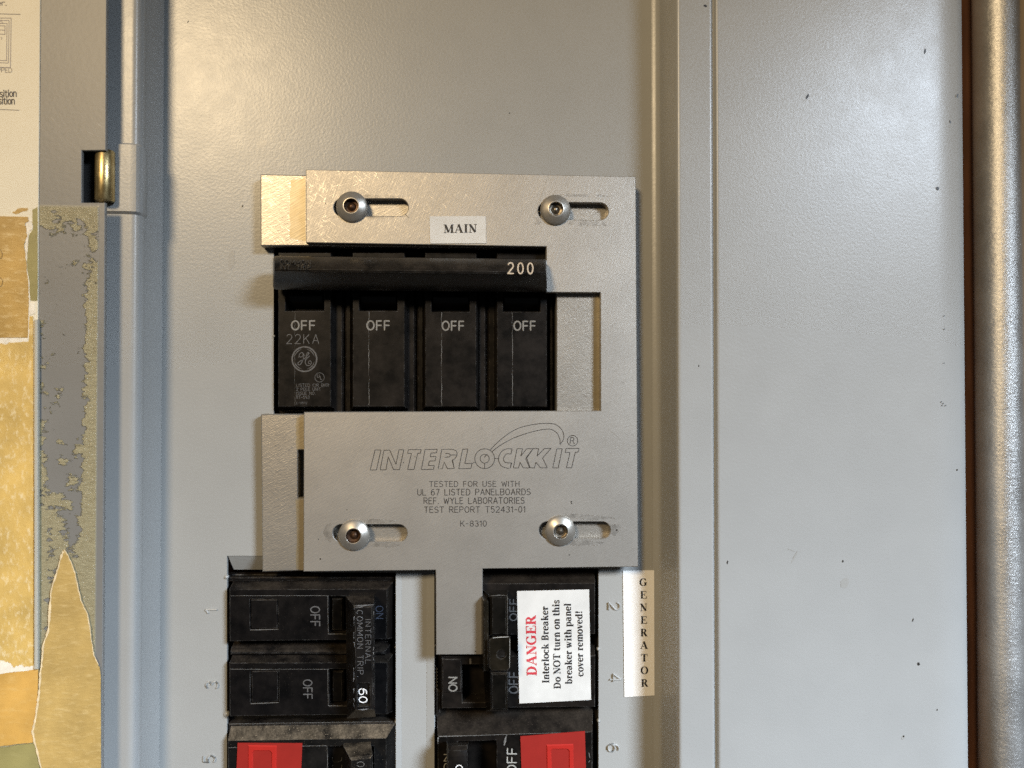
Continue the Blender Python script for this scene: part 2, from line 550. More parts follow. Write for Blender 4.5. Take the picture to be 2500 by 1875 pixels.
def mat_paint(name, col, rough=.34, peel=1.0, smudge=.025):
    t = NT(name)
    f = t.noise(45, 5, .6)
    c = t.mix(t.ramp(f, .35, .68), tuple(q * (1 - smudge) for q in col), tuple(q * (1 + smudge) for q in col))
    fine = t.noise(1050, 2, .5)
    fine2 = t.noise(2700, 1, .5)
    n1 = t.bump(fine, 0.000045 * peel, 1.0)
    n2 = t.bump(fine2, 0.000014 * peel, 1.0, n1)
    rr = t.ramp(t.noise(160, 4, .6, off=(3, 1, 2)), .3, .75, rough - .012, rough + .03)
    return t.out(c, rr, 0.0, n2, .5)


def mat_alu(name, dirs, col=(.60, .57, .52), rough=.42, depth=0.00002, stain=.10, scr=1.0, metal=.72):
    t = NT(name)
    f = t.noise(55, 5, .6)
    c = t.mix(t.ramp(f, .3, .75), tuple(q * (1 - stain) for q in col), col)
    nrm, tot = None, None
    for i, (ang, sc, k) in enumerate(dirs):
        s = t.noise(1, 3, .6, stretch=(sc * .085, sc * .3, sc), rot=R(ang), off=(i * 3.1, 0, i * 1.7))
        nrm = t.bump(s, depth * k, 1.0, nrm)
        line = t.math('MULTIPLY', t.ramp(s, .57, .72), t.ramp(t.noise(95, 3, .6, off=(i, 2, i)), .35, .65))
        dark = t.math('MULTIPLY', t.ramp(s, .42, .28), k * .5)
        c = t.mix(t.math('MULTIPLY', dark, .5, True), c, tuple(q * .62 for q in col))
        tot = line if tot is None else t.math('MAXIMUM', tot, line)
    grain = t.noise(5200, 2, .6)
    nrm = t.bump(grain, depth * .35, 1.0, nrm)
    c = t.mix(t.math('MULTIPLY', tot, .5 * scr, True), c, tuple(min(1, q * 1.45) for q in col))
    rr = t.math('SUBTRACT', rough, t.math('MULTIPLY', tot, .12 * scr))
    return t.out(c, rr, metal, nrm, .5)


def mat_plastic(name, col=(.0075, .0066, .006), rough=.36, dust=.5, dust_col=(.19, .15, .11), wear_glint=.75, spec=.17):
    t = NT(name)
    f = t.noise(150, 5, .65)
    c = t.mix(t.ramp(f, .35, .75), tuple(q * .55 for q in col), (col[0] * 1.9, col[1] * 1.65, col[2] * 1.45))
    # dust lying on what faces up
    geo = t.n('ShaderNodeNewGeometry')
    sep = t.n('ShaderNodeSeparateXYZ')
    t.link(geo.outputs['True Normal'], sep.inputs[0])
    upf = t.ramp(sep.outputs['Z'], .18, .5)
    dn = t.math('MULTIPLY', t.ramp(t.noise(110, 5, .65, off=(1, 5, 2)), .36, .66), t.ramp(t.noise(1500, 4, .7, off=(2, 2, 2)), .15, .75))
    speck = t.ramp(t.noise(2300, 3, .6, off=(4, 0, 1)), .6, .72)
    dmask = t.math('MULTIPLY', upf, t.math('MAXIMUM', t.math('MULTIPLY', dn, .8), speck))
    loose = t.math('MULTIPLY', t.ramp(t.noise(3100, 2, .5, off=(0, 3, 7)), .69, .74), t.ramp(t.noise(90, 4, .6, off=(6, 0, 1)), .46, .62))
    dmask = t.math('MAXIMUM', t.math('MULTIPLY', dmask, dust), t.math('MULTIPLY', loose, dust * .5))
    c = t.mix(dmask, c, dust_col)
    # rubbed edges, their pale tone also painting edge highlights
    bv = t.n('ShaderNodeBevel')
    bv.samples = 4
    bv.inputs['Radius'].default_value = 0.00036
    vm = t.n('ShaderNodeVectorMath', operation='DOT_PRODUCT')
    t.link(bv.outputs[0], vm.inputs[0])
    t.link(geo.outputs['True Normal'], vm.inputs[1])
    e = t.ramp(vm.outputs['Value'], .97, .84)
    e = t.math('MULTIPLY', e, t.ramp(t.noise(420, 4, .7, off=(2, 2, 9)), .42, .66))
    c = t.mix(t.math('MULTIPLY', e, wear_glint), c, (.20, .19, .175))
    rr = t.math('ADD', t.ramp(f, .3, .7, rough - .05, rough + .1), t.math('MULTIPLY', dmask, .4), True)
    nrm = t.bump(t.noise(2400, 2, .6), 0.000012)
    return t.out(c, rr, 0.0, nrm, spec)


def mat_tape(name, col, crinkle=1.0, pale=None, vertical=False, rough=.45, st=None):
    t = NT(name)
    st = st or ((1, 1, .55) if vertical else (.4, 1, 1))
    a = t.noise(640, 6, .7, stretch=st)
    b = t.noise(70, 4, .6)
    c = t.mix(t.ramp(b, .3, .7), tuple(q * .78 for q in col), tuple(min(1, q * 1.15) for q in col))
    c = t.mix(t.math('MULTIPLY', t.ramp(a, .52, .74), .75), c, pale or tuple(min(1, q * 1.5 + .05) for q in col))
    nrm = t.bump(a, 0.00014 * crinkle)
    nrm = t.bump(t.noise(2100, 3), 0.00003, 1.0, nrm)
    return t.out(c, rough, 0.0, nrm, .5)


GREY = (.335, .335, .32)
M_PAN = mat_paint('grey_satin_paint', GREY, .31, .95)
M_TRIM = mat_paint('grey_trim_paint', (.33, .332, .322), .33, .7)
M_ALU = mat_alu('milled_aluminium', [(68, 3600, 1.0), (27, 3300, .9), (-40, 3000, .3)], (.42, .395, .355), .48, 0.000036, .16, 2.1, .70)
M_ALU2 = mat_alu('scratched_aluminium', [(30, 2900, 1.0), (10, 3100, .9), (-42, 2900, .7)], (.45, .42, .37), .42, 0.000045, .2, 2.0, .75)
M_BLK = mat_plastic('black_breaker_plastic', dust=.22)
M_BLK2 = mat_plastic('dusty_breaker_plastic', (.0045, .0043, .0046), .33, .34, spec=.22)
M_HANDLE = mat_plastic('handle_plastic', (.0075, .0066, .0055), .25, .22, spec=.6)
M_LEVER = mat_plastic('dusty_lever_plastic', (.006, .0058, .0058), .27, .5, spec=.5)
M_GLOSS = mat_plastic('glossy_black_metal', (.004, .0037, .003), .22, .2, wear_glint=.7, spec=.45)
M_CLIP = mat_plastic('painted_clip', (.0075, .0062, .0036), .27, .1, spec=.45)
M_DARK = plain('void_black', (.004, .004, .004), .8)
M_INK = plain('black_ink', (.016, .015, .016), .6)
M_RED_INK = plain('red_ink', (.52, .035, .05), .6)
M_ENGRAVE = plain('engraved_groove', (.022, .019, .017), .7, vary=.5, scale=900)
M_PRINT = plain('grey_print', (.20, .19, .17), .6, vary=.15, scale=900)
M_PRINT_DIM = plain('faded_grey_print', (.085, .082, .08), .6, vary=.3, scale=900)
M_PRINT_BLUE = plain('faded_blue_print', (.04, .048, .07), .5, vary=.25, scale=900)
M_GOLD = plain('tan_print', (.56, .47, .36), .5, vary=.12, scale=900)
M_WHITE = plain('white_print', (.80, .80, .80), .5)
M_WEAR_GLINT = plain('pale_scuff_glint', (.14, .135, .125), .6, vary=.4, scale=1500)
M_LABEL = plain('white_label_paper', (.63, .618, .585), .45, vary=.08, scale=120, bump=0.00001)
M_LABEL_GLOSS = plain('glossy_label_paper', (.88, .86, .82), .30, vary=.03, scale=70, bump=0.00001)
M_CARD = plain('cream_card', (.78, .72, .57), .6, vary=.03, scale=90)
M_REDST = plain('red_vinyl', (.27, .017, .012), .42, vary=.06, scale=200)
M_REDHI = plain('bright_red_vinyl', (.40, .021, .015), .35, vary=.05, scale=200)
M_TAPE = mat_tape('brown_tape', (.48, .30, .085), .9, (.80, .62, .32))
M_TAPE2 = mat_tape('pale_gold_tape', (.66, .45, .14), 1.2, (.95, .84, .58), True)
M_TAPE3 = mat_tape('orange_tape', (.62, .36, .09), .5, (.72, .47, .16))
M_TAPE4 = mat_tape('olive_tape', (.30, .26, .10), .4, (.36, .31, .13))
M_MASK = mat_tape('crepe_masking_tape', (.50, .34, .115), 1.3, (.66, .49, .22), st=(.38, 1, 1.3))
M_TORN = plain('torn_paper_edge', (.82, .76, .64), .7, vary=.1, scale=500)
M_SPECK = plain('dark_speck', (.018, .014, .010), .5)
M_BRUSTY = plain('rusty_socket', (.075, .04, .022), .4, .6, vary=.6, scale=500)


def mat_residue():
    """door paint with hardened tape glue on it; the glue's own outline"""
    t = NT('door_paint_with_glue')
    f = t.noise(45, 5, .6)
    base = t.mix(t.ramp(f, .35, .68), (.185, .182, .172), (.205, .202, .192))
    return t, base


# ------------------------------------------------------------------ board behind
TOP, BOT = -60, 1960
t = NT('dark_stained_wood')
a = t.noise(26, 6, .6, stretch=(6, 6, .5))
M_WOOD = t.out(t.mix(t.ramp(a, .3, .7), (.05, .018, .008), (.13, .05, .02)), .55, 0, t.bump(a, .0004))
t = NT('tan_wood')
a = t.noise(30, 6, .6, stretch=(5, 5, .4))
M_WOOD2 = t.out(t.mix(t.ramp(a, .3, .7), (.20, .15, .09), (.30, .23, .15)), .6, 0, t.bump(a, .0003))

HB = -0.106
xw0, xw1 = -0.45, 0.52
board = thing('wooden_backboard', 2380, 900, HB, 'dark brown wooden board on the wall behind the grey panel and steel conduit', 'backboard')
x_stud = xz(2440, 900, HB + .004)[0]
mb = MB().slab([(xw0, ZC - .42), (x_stud, ZC - .42), (x_stud, ZC + .42), (xw0, ZC + .42)], (), HB + .004, HB - .02)
build('board_panel', mb, M_WOOD, board)
mb = MB().slab([(x_stud + .0006, ZC - .42), (xw1, ZC - .42), (xw1, ZC + .42), (x_stud + .0006, ZC + .42)], (), HB + .002, HB - .02)
o = build('board_panel', mb, M_WOOD2, board)
o['label'] = 'lighter tan board strip beside the conduit'

# ------------------------------------------------------------------ the electrical panel
panel = thing('electrical_panel', 1250, 937, 0, 'large grey painted electrical panel cover with recessed centre and stamped circuit numbers', 'electrical panel')
HT = .015                                               # trim height above the dead front
ztop, zbot = xz(1250, -70, 0)[1] + .01, xz(1250, 1960, 0)[1] - .01

# dead front sheet: rectangles between the cut lines, minus the openings
L0, L1 = xz(380, 900, 0)[0], xz(1640, 900, 0)[0]
mainop = quad(668, 600, 1364, 1016)
lefto = pts([(554, 1357), (760, 1357), (760, 1397.5), (966, 1397.5), (966, 2010), (554, 2010)])
righto = quad(1062, 1388, 1461.5, 2010)
sheet_outer = [(L0, zbot - .02), (L1, zbot - .02), (L1, ztop + .01), (L0, ztop + .01)]
mb = MB().slab(sheet_outer, [mainop, lefto, righto], 0, -.0014, 0.0)
dead = build('dead_front', mb, M_PAN, panel)

# bent lip above the left breakers and small nubs left from the knock-outs
mb = MB()
a = pts([(557, 1358), (756, 1358), (756, 1396.5), (563, 1396.5)])
mb.loft([[(a[0][0], -0.0, a[0][1]), (a[1][0], -0.0, a[1][1]), (a[2][0], .0036, a[2][1]), (a[3][0], .0036, a[3][1])],
         [(a[0][0], .0012, a[0][1]), (a[1][0], .0012, a[1][1]), (a[2][0], .0046, a[2][1]), (a[3][0], .0046, a[3][1])]])
build('knockout_lip', mb, M_PAN, panel)
for cx, cy, rx, ry in ((552.5, 1409, 5, 4), (553, 1744, 7, 6), (968.5, 1762, 5, 7), (967, 1580, 3, 3), (669, 821, 3, 3), (1060.5, 1576, 3, 4), (1461, 1585, 4, 6), (1462, 1760, 4, 6)):
    x, z = xz(cx, cy)
    r = rx * .000144
    mb = MB().lathe(x, z, [(r, -.0009), (r, .0001), (r * .7, .0004), (0.00001, .0005)], 10)
    build('knockout_nub', mb, M_PAN, panel)
# folded lips along the strip between the two breaker columns
for xa, xb in ((967, 980), (1060.5, 1042)):
    A0, A1, B1, B0 = xz(xa, 1392), xz(xa, 2005), xz(xb, 2005), xz(xb, 1392)
    mb = MB().loft([[(A0[0], .0004, A0[1]), (A1[0], .0004, A1[1]), (B1[0], -.0000, B1[1]), (B0[0], -.0000, B0[1])],
                    [(A0[0], -.0007, A0[1]), (A1[0], -.0007, A1[1]), (B1[0], -.0001, B1[1]), (B0[0], -.0001, B0[1])]])
    build('strip_fold', mb, M_PAN, panel)


def xm(px, h, py=937):
    return xz(px, py, h)[0]


# left trim rail, profile across x
prof = [(xm(60, HT), HT - .002), (xm(60, HT), HT), (xm(312, HT), HT), (xm(319, HT), HT - .00002), (xm(327, HT), HT - .0003), (xm(333, HT - .0008), HT - .0008), (xm(339, HT - .0015), HT - .0016), (xm(345, HT - .0026), HT - .0028), (xm(350, HT - .0042), HT - .0044),
        (xm(353, HT - .0062), HT - .0062), (xm(393, .0016), .0016), (xm(394.5, .0011), .0008), (xm(392, .0008), .0003), (xm(340, 0), .0003)]
mb = MB().extrude_profile(prof, 'z', zbot, ztop)
build('trim_rail', mb, M_TRIM, panel, smooth_angle=40)
# raised collar of the rail at the hinge
k0, k1 = xz(300, 523, HT)[1], xz(300, 349, HT)[1]
dp = .0005
base = [(xm(256, HT), HT)] + prof[2:10] + [(xm(335, .007), .007), (xm(256, .006), .006)]
dp = .0010
big = [(u + (dp * .5 if 2 < i < 9 else 0), hh + (dp if i < 6 else dp * .5 if i < 8 else 0)) for i, (u, hh) in enumerate(base)]
mb = MB()
mb.loft([[(u, -hh, k0) for u, hh in base], [(u, -hh, k0 + .0008) for u, hh in big], [(u, -hh, k1 - .0008) for u, hh in big], [(u, -hh, k1) for u, hh in base]])
build('hinge_collar', mb, M_TRIM, panel, smooth_angle=35)

# right trim: fillet, wall, rolled edge, flat
prof = [(xm(1592, 0), .0002), (xm(1602, .0003), .0005), (xm(1610, .0012), .0013), (xm(1614, .002), .0025), (xm(1616, .003), .0035), (xm(1644, HT - .004), HT - .004), (xm(1648, HT - .002), HT - .0025), (xm(1650.5, HT - .0013), HT - .0013),
        (xm(1654, HT - .0005), HT - .0005), (xm(1658.5, HT), HT - .0001), (xm(1662, HT), HT), (xm(1665, HT), HT), (xm(1735, HT), HT), (xm(1739, HT), HT), (xm(1741, HT), HT - .0002), (xm(1742.5, HT), HT - .0006), (xm(1743, HT), HT - .0022), (xm(1640, 0), -.0008), (xm(1592, 0), -.0008)]
mb = MB().extrude_profile(prof, 'z', zbot, ztop)
build('trim_rail', mb, M_TRIM, panel, smooth_angle=40)
prof = [(xm(1750, HT), HT - .004), (xm(1750, HT), HT - .0008), (xm(1751, HT), HT - .0003), (xm(1754, HT), HT), (xm(1758, HT), HT), (xm(2270, HT), HT), (xm(2295, HT), HT - .0001), (xm(2325, HT), HT - .0006), (xm(2349, HT), HT - .0016), (xm(2357, HT - .002), HT - .0024), (xm(2358, HT - .003), HT - .0036), (xm(2352, HT), -.095), (xm(2340, HT), -.095), (xm(2338, HT), HT - .004)]
mb = MB().extrude_profile(prof, 'z', zbot, ztop)
flange = build('side_flange', mb, M_TRIM, panel, smooth_angle=40)
prof = [(xm(1738, HT), HT - .0014), (xm(1755, HT), HT - .0014), (xm(1755, HT), HT - .005), (xm(1738, HT), HT - .005)]
mb = MB().extrude_profile(prof, 'z', zbot, ztop)
build('seam_gap', mb, M_TRIM, panel)

# stamped circuit numbers, part of the sheet
for ch, p0, p1, up in (('1', (529, 1497), (529, 1487), (-27, 0)), ('3', (532, 1681), (532, 1664), (-29, 0)), ('5', (525, 1862), (525, 1845), (-28, 0)),
                       ('2', (1486, 1471), (1486, 1489), (27, 0)), ('4', (1489, 1645), (1489, 1664), (27, 0)), ('6', (1484, 1817), (1484, 1835), (27, 0))):
    mb = MB()
    write(mb, ch, p0, p1, up, .00002, wt=.19, ridge=.0008)
    build('stamped_number', mb, M_PAN, panel, flat_sheet=True)

# chips, specks and scuffs in the paint
mb = MB()
for cx, cy, rx, ry, an, hh in ((1722, 14, 5, 3, .3, HT), (1971, 236, 3.2, 6.5, .5, HT), (2258, 125, 2.6, 6.5, .2, HT), (2289, 460, 4, 4.4, 0, HT), (2338, 232, 2.4, 2.6, 0, HT - .001), (2320, 297, 1.5, 3.5, -.6, HT - .0005),
                               (1776, 1373, 1.6, 4.6, .25, HT), (2058, 1370, 2.2, 3, .1, HT), (2229, 1514, 1.6, 5, .25, HT), (2242.5, 1621, 3.6, 3.6, 0, HT), (2288, 1733, 1.4, 2.6, 0, HT), (2337, 1147, 1.8, 1.8, 0, HT - .001),
                               (2305, 771, 1.6, 1.6, 0, HT), (2306, 803, 1.5, 1.5, 0, HT), (2305, 886, 1.4, 1.4, 0, HT), (2298, 981, 1.6, 1.6, 0, HT), (2303, 985, 1.4, 1.4, 0, HT), (2300, 990, 1.4, 1.4, 0, HT), (2309, 990, 1.4, 1.4, 0, HT), (1244, 276, 1.6, 1.6, 0, 0),
                               (459, 53, 1.2, 3, .6, 0), (592, 503, 2, 2.4, 0, 0), (658, 1115, 1.6, 1.6, 0, 0), (1706, 893, 1.2, 3, 0, HT), (2206, 1798, 2, 2.6, .4, HT)):
    build('paint_chip', MB().blob(cx, cy, rx, ry, hh + .00006, an, 10, .18), M_SPECK, panel, flat_sheet=True)
M_SMEAR = mat_paint('greasy_smear', (.315, .312, .295), .30, .5)
for cx, cy, rx, ry, an, hh in ((2062, 1424, 10, 14, .5, HT), (2173, 428, 6, 9, -.3, HT), (640, 350, 12, 8.5, -.25, 0), (2205, 1801, 4, 6, .2, HT), (566, 632, 8, 24, .08, 0), (1940, 1360, 2, 18, .5, HT), (1932, 1343, 10, 1.3, .4, HT)):
    build('paint_smear', MB().blob(cx, cy, rx, ry, hh + .00005, an, 14, .16), M_SMEAR, panel, flat_sheet=True)

# ------------------------------------------------------------------ conduit
HCt = -.086
cx = (xm(2391, HCt, 900) + xm(2486, HCt, 900)) / 2
rad = (xm(2486, HCt, 900) - xm(2391, HCt, 900)) / 2
t = NT('galvanised_steel')
a = t.noise(800, 4, .7, stretch=(.7, .7, 1.4))
b = t.noise(60, 5, .6)
n1 = t.bump(a, .00028)
n1 = t.bump(t.noise(2200, 2), .000015, 1, n1)
spots = t.ramp(t.noise(230, 5, .7, off=(3, 3, 3)), .66, .72)
cc = t.mix(t.ramp(b, .3, .7), (.46, .45, .43), (.60, .59, .565))
M_GALV = t.out(t.mix(t.math('MULTIPLY', spots, .7), cc, (.12, .08, .055)), t.ramp(b, .3, .7, .36, .44), .74, n1)
conduit = thing('steel_conduit', 2437, 900, HCt, 'vertical galvanised steel conduit with rust flecks standing right of the grey panel', 'conduit')
ring = lambda z, rr: [(cx + rr * math.cos(2 * math.pi * k / 48), -HCt + rr * math.sin(2 * math.pi * k / 48), z) for k in range(48)]
mb = MB()
mb.loft([ring(ZC - .40, rad), ring(ZC + .40, rad)], True)
build('pipe', mb, M_GALV, conduit, smooth_angle=40)

def ell(c, r, a0=0, a1=360, n=36, ry=None):
    return [(c[0] + r * math.cos(R(a0 + (a1 - a0) * k / n)), c[1] + (ry or r) * math.sin(R(a0 + (a1 - a0) * k / n))) for k in range(n + 1)]


def spline(L, n=8):
    out = []
    for i in range(len(L) - 1):
        p0, p1, p2, p3 = (Vector(L[max(0, i - 1)]), Vector(L[i]), Vector(L[i + 1]), Vector(L[min(len(L) - 1, i + 2)]))
        for k in range(n):
            u = k / n
            out.append(tuple(.5 * ((2 * p1) + (-p0 + p2) * u + (2 * p0 - 5 * p1 + 4 * p2 - p3) * u * u + (-p0 + 3 * p1 - 3 * p2 + p3) * u ** 3)))
    return out + [L[-1]]


# ------------------------------------------------------------------ main breaker (four poles)
mbk = thing('main_breaker', 1015, 820, 0, 'wide black four pole main breaker marked 200, under the silver plates', 'circuit breaker')
mb = MB().box(671, 604, 1359, 1012, -.0035, -.03)
build('breaker_body', mb, M_BLK, mbk)
poles = [(679, 808, 697, 791, 759), (861, 988, 877, 970, 759), (1038, 1163, 1053.5, 1146.5, 761), (1213, 1335, 1228, 1319, 761)]
HP = .003
for i, (a0, a1, w0, w1, wy) in enumerate(poles):
    mb = MB().slab(quad(a0, 617, a1, 993, HP), [quad(w0, 690, w1, wy, HP)], HP, -.0036, .0002, .0013)
    p = build('pole_face', mb, M_BLK, mbk)
    mb = MB()
    zc, hc, rr_ = xz(1000, 727, -.002)[1], -.004, .0042
    prof = [(zc + rr_ * math.cos(R(q)), hc + rr_ * math.sin(R(q))) for q in range(-30, 211, 20)]
    mb.extrude_profile(prof, 'x', xm(w0 + 4, 0, 727), xm(w1 - 4, 0, 727))
    build('toggle', mb, M_GLOSS, p, smooth_angle=35)
    # moulding seam down the face
    sx = (720, 900.5, 1078, 1251)[i]
    line = [(sx + random.uniform(-1.0, 1.0), wy + 2 + k * 6) for k in range(int((1001 - wy) / 6))]
    mb = MB().ribbon(line, [(.75 + .45 * math.sin(k * .37 + i) + random.uniform(-.2, .25)) * (1 if i else .45) for k in range(len(line))], lambda a, b: HP + .00004 - max(0, b - 992) * .0003)
    build('moulding_seam', mb, M_WEAR_GLINT, p, flat_sheet=True)
    # printing
    ox0, ox1, oy = ((710, 771.5, 807), (894, 953.5, 807), (1078, 1135, 808), (1253, 1309.5, 808))[i]
    mb = MB()
    write(mb, 'OFF', (ox0 + 2, oy - 2), (ox1 - 2, oy - 2), (0, -21.5), HP + .00006, wt=.17, gap=.24)
    build('lettering', mb, M_PRINT, p, flat_sheet=True)
    if i == 0:
        mb = MB()
        write(mb, '22KA', (700, 839), (778.5, 839), (0, -22.5), HP + .00006, wt=.085, gap=.32)
        for txt, y0, y1, xe in (('LISTED CIR BKR', 944, 937, 803), ('2 POLE UNIT', 953.5, 946.5, 783), ('ISSUE NO.', 963.5, 956.5, 770), ('RT-693', 973.5, 966, 755), ('E-11592', 986.5, 981.5, 750)):
            write(mb, txt, (723.5, y0), (xe, y0), (0, y1 - y0), HP + .00006, wt=.13, gap=.22)
        build('lettering', mb, M_PRINT_DIM, p, flat_sheet=True)
        # round maker's emblem and the small round mark
        mb = MB()
        C = (743.3, 876.8)
        circ = lambda r, s=90, e=450, n=40: [(C[0] + r * math.cos(R(s + (e - s) * k / n)), C[1] - r * math.sin(R(s + (e - s) * k / n))) for k in range(n + 1)]
        mb.ribbon(circ(30), 3.6, HP + .00006)
        for s in (15, 105, 195, 285):
            ln = circ(25, s, s + 62, 10)
            mb.ribbon(ln, [.4, .9, 1.4, 1.8, 2.1, 2.3, 2.1, 1.8, 1.4, .9, .4], HP + .00007)
        g = lambda L: [(C[0] + a, C[1] + b) for a, b in L]
        mb.ribbon(spline(g([(-14, -4), (-12, -12), (-7, -16), (-3, -13), (-5, -7), (-10, -5), (-13, -8)]), 5), 1.8, HP + .00007)
        mb.ribbon(spline(g([(-3, -13), (-1, -9), (-4, 2), (-9, 12), (-14, 14), (-16, 10), (-11, 5), (-3, 1), (3, -4), (8, -10), (11, -15), (8, -16), (5, -11), (4, -6), (8, -4), (13, -8)]), 5), 1.8, HP + .00008)
        mb.ribbon(spline(g([(8, -4), (3, 2), (2, 9), (6, 15), (13, 15), (17, 9), (14, 4), (10, 6), (10, 10), (14, 11)]), 5), 1.8, HP + .00009)
        build('emblem', mb, M_PRINT_DIM, p, flat_sheet=True)
        mb = MB()
        C = (780.2, 921.4)
        mb.ribbon(circ(11.3, n=28), 1.2, HP + .00006)
        write(mb, 'U', (774.5, 922), (779.5, 922), (0, -8), HP + .00006, wt=.17)
        write(mb, 'L', (782, 926), (786, 926), (0, -8), HP + .00006, wt=.17)
        build('emblem', mb, M_PRINT_DIM, p, flat_sheet=True)
# valley ridges between the poles
for xa, xb in ((812, 838), (842, 858), (992, 1014), (1018, 1035), (1167, 1187), (1191, 1210), (1340, 1352)):
    mb = MB().box(xa, 640, xb, 1008, -.001, -.006, .0006)
    build('side_rib', mb, M_BLK, mbk)
# tie handle over the four toggles
prof_px = [(631, .0105), (628.5, .0118), (630, .0128), (655, .0168), (661, .0172), (666, .0170), (671, .0161), (690, .0132), (704, .0112), (710, .0096), (706, .0070), (660, .006), (640, .007)]
prof = [(xz(1000, y, h)[1], h) for y, h in prof_px]
mb = MB()
ringx = lambda px, k: [(xm(px, h, 660), -(h + (.012 - h) * (1 - k)), zc_ + (z - zc_) * k) for z, h in prof]
zc_ = sum(z for z, h in prof) / len(prof)
mb.loft([ringx(667.5, .86), ringx(669.5, .95), ringx(674, 1.0), ringx(1329, 1.0), ringx(1333, .95), ringx(1335, .86)])
handle = build('tie_handle', mb, M_HANDLE, mbk, smooth_angle=30)
htop = lambda a, b: .0128 + (b + (1000 - a) * .0142 - 630) / 25.0 * .0040 + .00016
mb = MB()
write(mb, '200', (1240, 667.5), (1301, 668.3), (0, -26), htop, wt=.13, gap=.44)
build('lettering', mb, M_GOLD, handle, flat_sheet=True)
mb = MB()
write(mb, 'COMMON', (684, 645), (758, 646), (0, -11), htop, wt=.15, ridge=.0003, gap=.2)
write(mb, 'INT. TRIP', (684, 657), (758, 658), (0, -10.5), htop, wt=.15, ridge=.0003, gap=.2)
build('raised_lettering', mb, plain('embossed_brown', (.05, .044, .036), .28), handle, flat_sheet=True)

# ------------------------------------------------------------------ aluminium plates
HB1, HS1 = .0046, .0078


def slot(x0, x1, y0, y1, h, sl=0.0):
    r = (y1 - y0) / 2
    cy = (y0 + y1) / 2
    L = [(x0 + r - r * math.sin(R(q)), cy - r * math.cos(R(q))) for q in range(180, -1, -15)]
    L = [(x0 + r + r * math.cos(R(q)), cy + r * math.sin(R(q))) for q in range(90, 271, 15)] + [(x1 - r + r * math.cos(R(q)), cy + r * math.sin(R(q)) + sl) for q in range(-90, 91, 15)]
    return pts(L, h)


base_outer = [(635.5, 424.8), (1500, 447), (1500, 1372), (640.5, 1396.3), (637, 1010.8), (1300, 1010), (1358.3, 1008), (1358.3, 690), (1358, 606), (700, 599.8), (636.2, 600.2)]
mb = MB().slab(pts(base_outer, HB1), [pts([(727.5, 1099), (752, 1099), (752, 1214.5), (727.5, 1214.5)], HB1)], HB1, .0004, .00035)
bp = build('mounting_plate', mb, M_ALU2)
tag(bp, 'scratched silver metal base plate with tarnish, showing left of and beneath the sliding plate', 'metal plate')
# tarnished bands where the sliding plate has rubbed
t = NT('golden_tarnish')
a = t.noise(300, 5, .7)
s1 = t.noise(1, 2, .6, stretch=(160, 800, 2600), rot=R(30))
M_TARN = t.out(t.mix(t.ramp(a, .35, .7), (.37, .31, .20), (.42, .37, .27)), .44, .7, t.bump(s1, .00003))
for pol in ([(710, 441), (745.5, 436), (745.5, 588), (708, 582)], [(1452, 718), (1465.5, 720), (1465.5, 1002), (1447, 1002)], [(722, 1020), (741, 1016), (741, 1096), (724, 1096)], [(722, 1220), (741, 1220), (741, 1392), (724, 1390)]):
    n = []
    for i in range(len(pol)):
        a0, b0 = pol[i], pol[(i + 1) % len(pol)]
        for k in range(8):
            n.append((a0[0] + (b0[0] - a0[0]) * k / 8 + random.uniform(-2.2, 2.2) * (i in (0, 2, 3)), a0[1] + (b0[1] - a0[1]) * k / 8 + random.uniform(-2, 2) * (k > 0)))
    mb = MB()
    vv = [P(a0, b0, HB1 + .00003) for a0, b0 in n]
    tr = tessellate_polygon([[Vector((q.x, q.z, 0)) for q in vv]])
    mb.add(vv, tr)
    build('tarnish_patch', mb, M_TARN, bp, flat_sheet=True)

slide_outer = [(746.5, 413.5), (1552.3, 431), (1558, 1383.6), (1178.4, 1388.8), (1178.2, 1598.3), (1064.3, 1598.7), (1063.4, 1392), (740.7, 1395.7), (741.9, 1006), (1466.3, 1002.6), (1465.8, 714.2), (1333.6, 713.6), (1333.6, 602.2), (747, 592.4)]
slots = [slot(814.5, 997, 485.2, 527.6, HS1), slot(1313.3, 1485.5, 494, 535.8, HS1, 1), slot(812, 994, 1280.5, 1322.8, HS1), slot(1316, 1490.5, 1273.8, 1315.5, HS1)]
mb = MB().slab(pts(slide_outer, HS1), slots, HS1, HB1 + .00006, .00022)
sp = build('sliding_plate', mb, M_ALU)
tag(sp, 'brushed silver interlock plate with four slots, a downward tab and engraved lettering', 'interlock plate')
# grime smears on the sliding plate
t = NT('grime_on_metal')
M_GRIME = t.out((.05, .043, .032), .5, .3, None, .4, t.math('MULTIPLY', t.ramp(t.noise(380, 6, .75), .42, .85), .45))
for cx_, cy_, rx, ry, an in ((1418, 477, 62, 4, .02), (1430, 545, 60, 7, .02), (910, 480, 75, 4, 0), (900, 530, 90, 4, .0), (1430, 1262, 62, 6, .05), (1420, 1326, 70, 6, 0), (1500, 1292, 14, 14, 0), (905, 1272, 70, 5, 0), (905, 1330, 70, 6, 0), (805, 1300, 14, 26, 0), (1312, 540, 10, 12, 0)):
    mb = MB().blob(cx_, cy_, rx, ry, HS1 + .00003 + random.uniform(0, .00001), an, 18, .25)
    build('grime_smear', mb, M_GRIME, sp, flat_sheet=True)
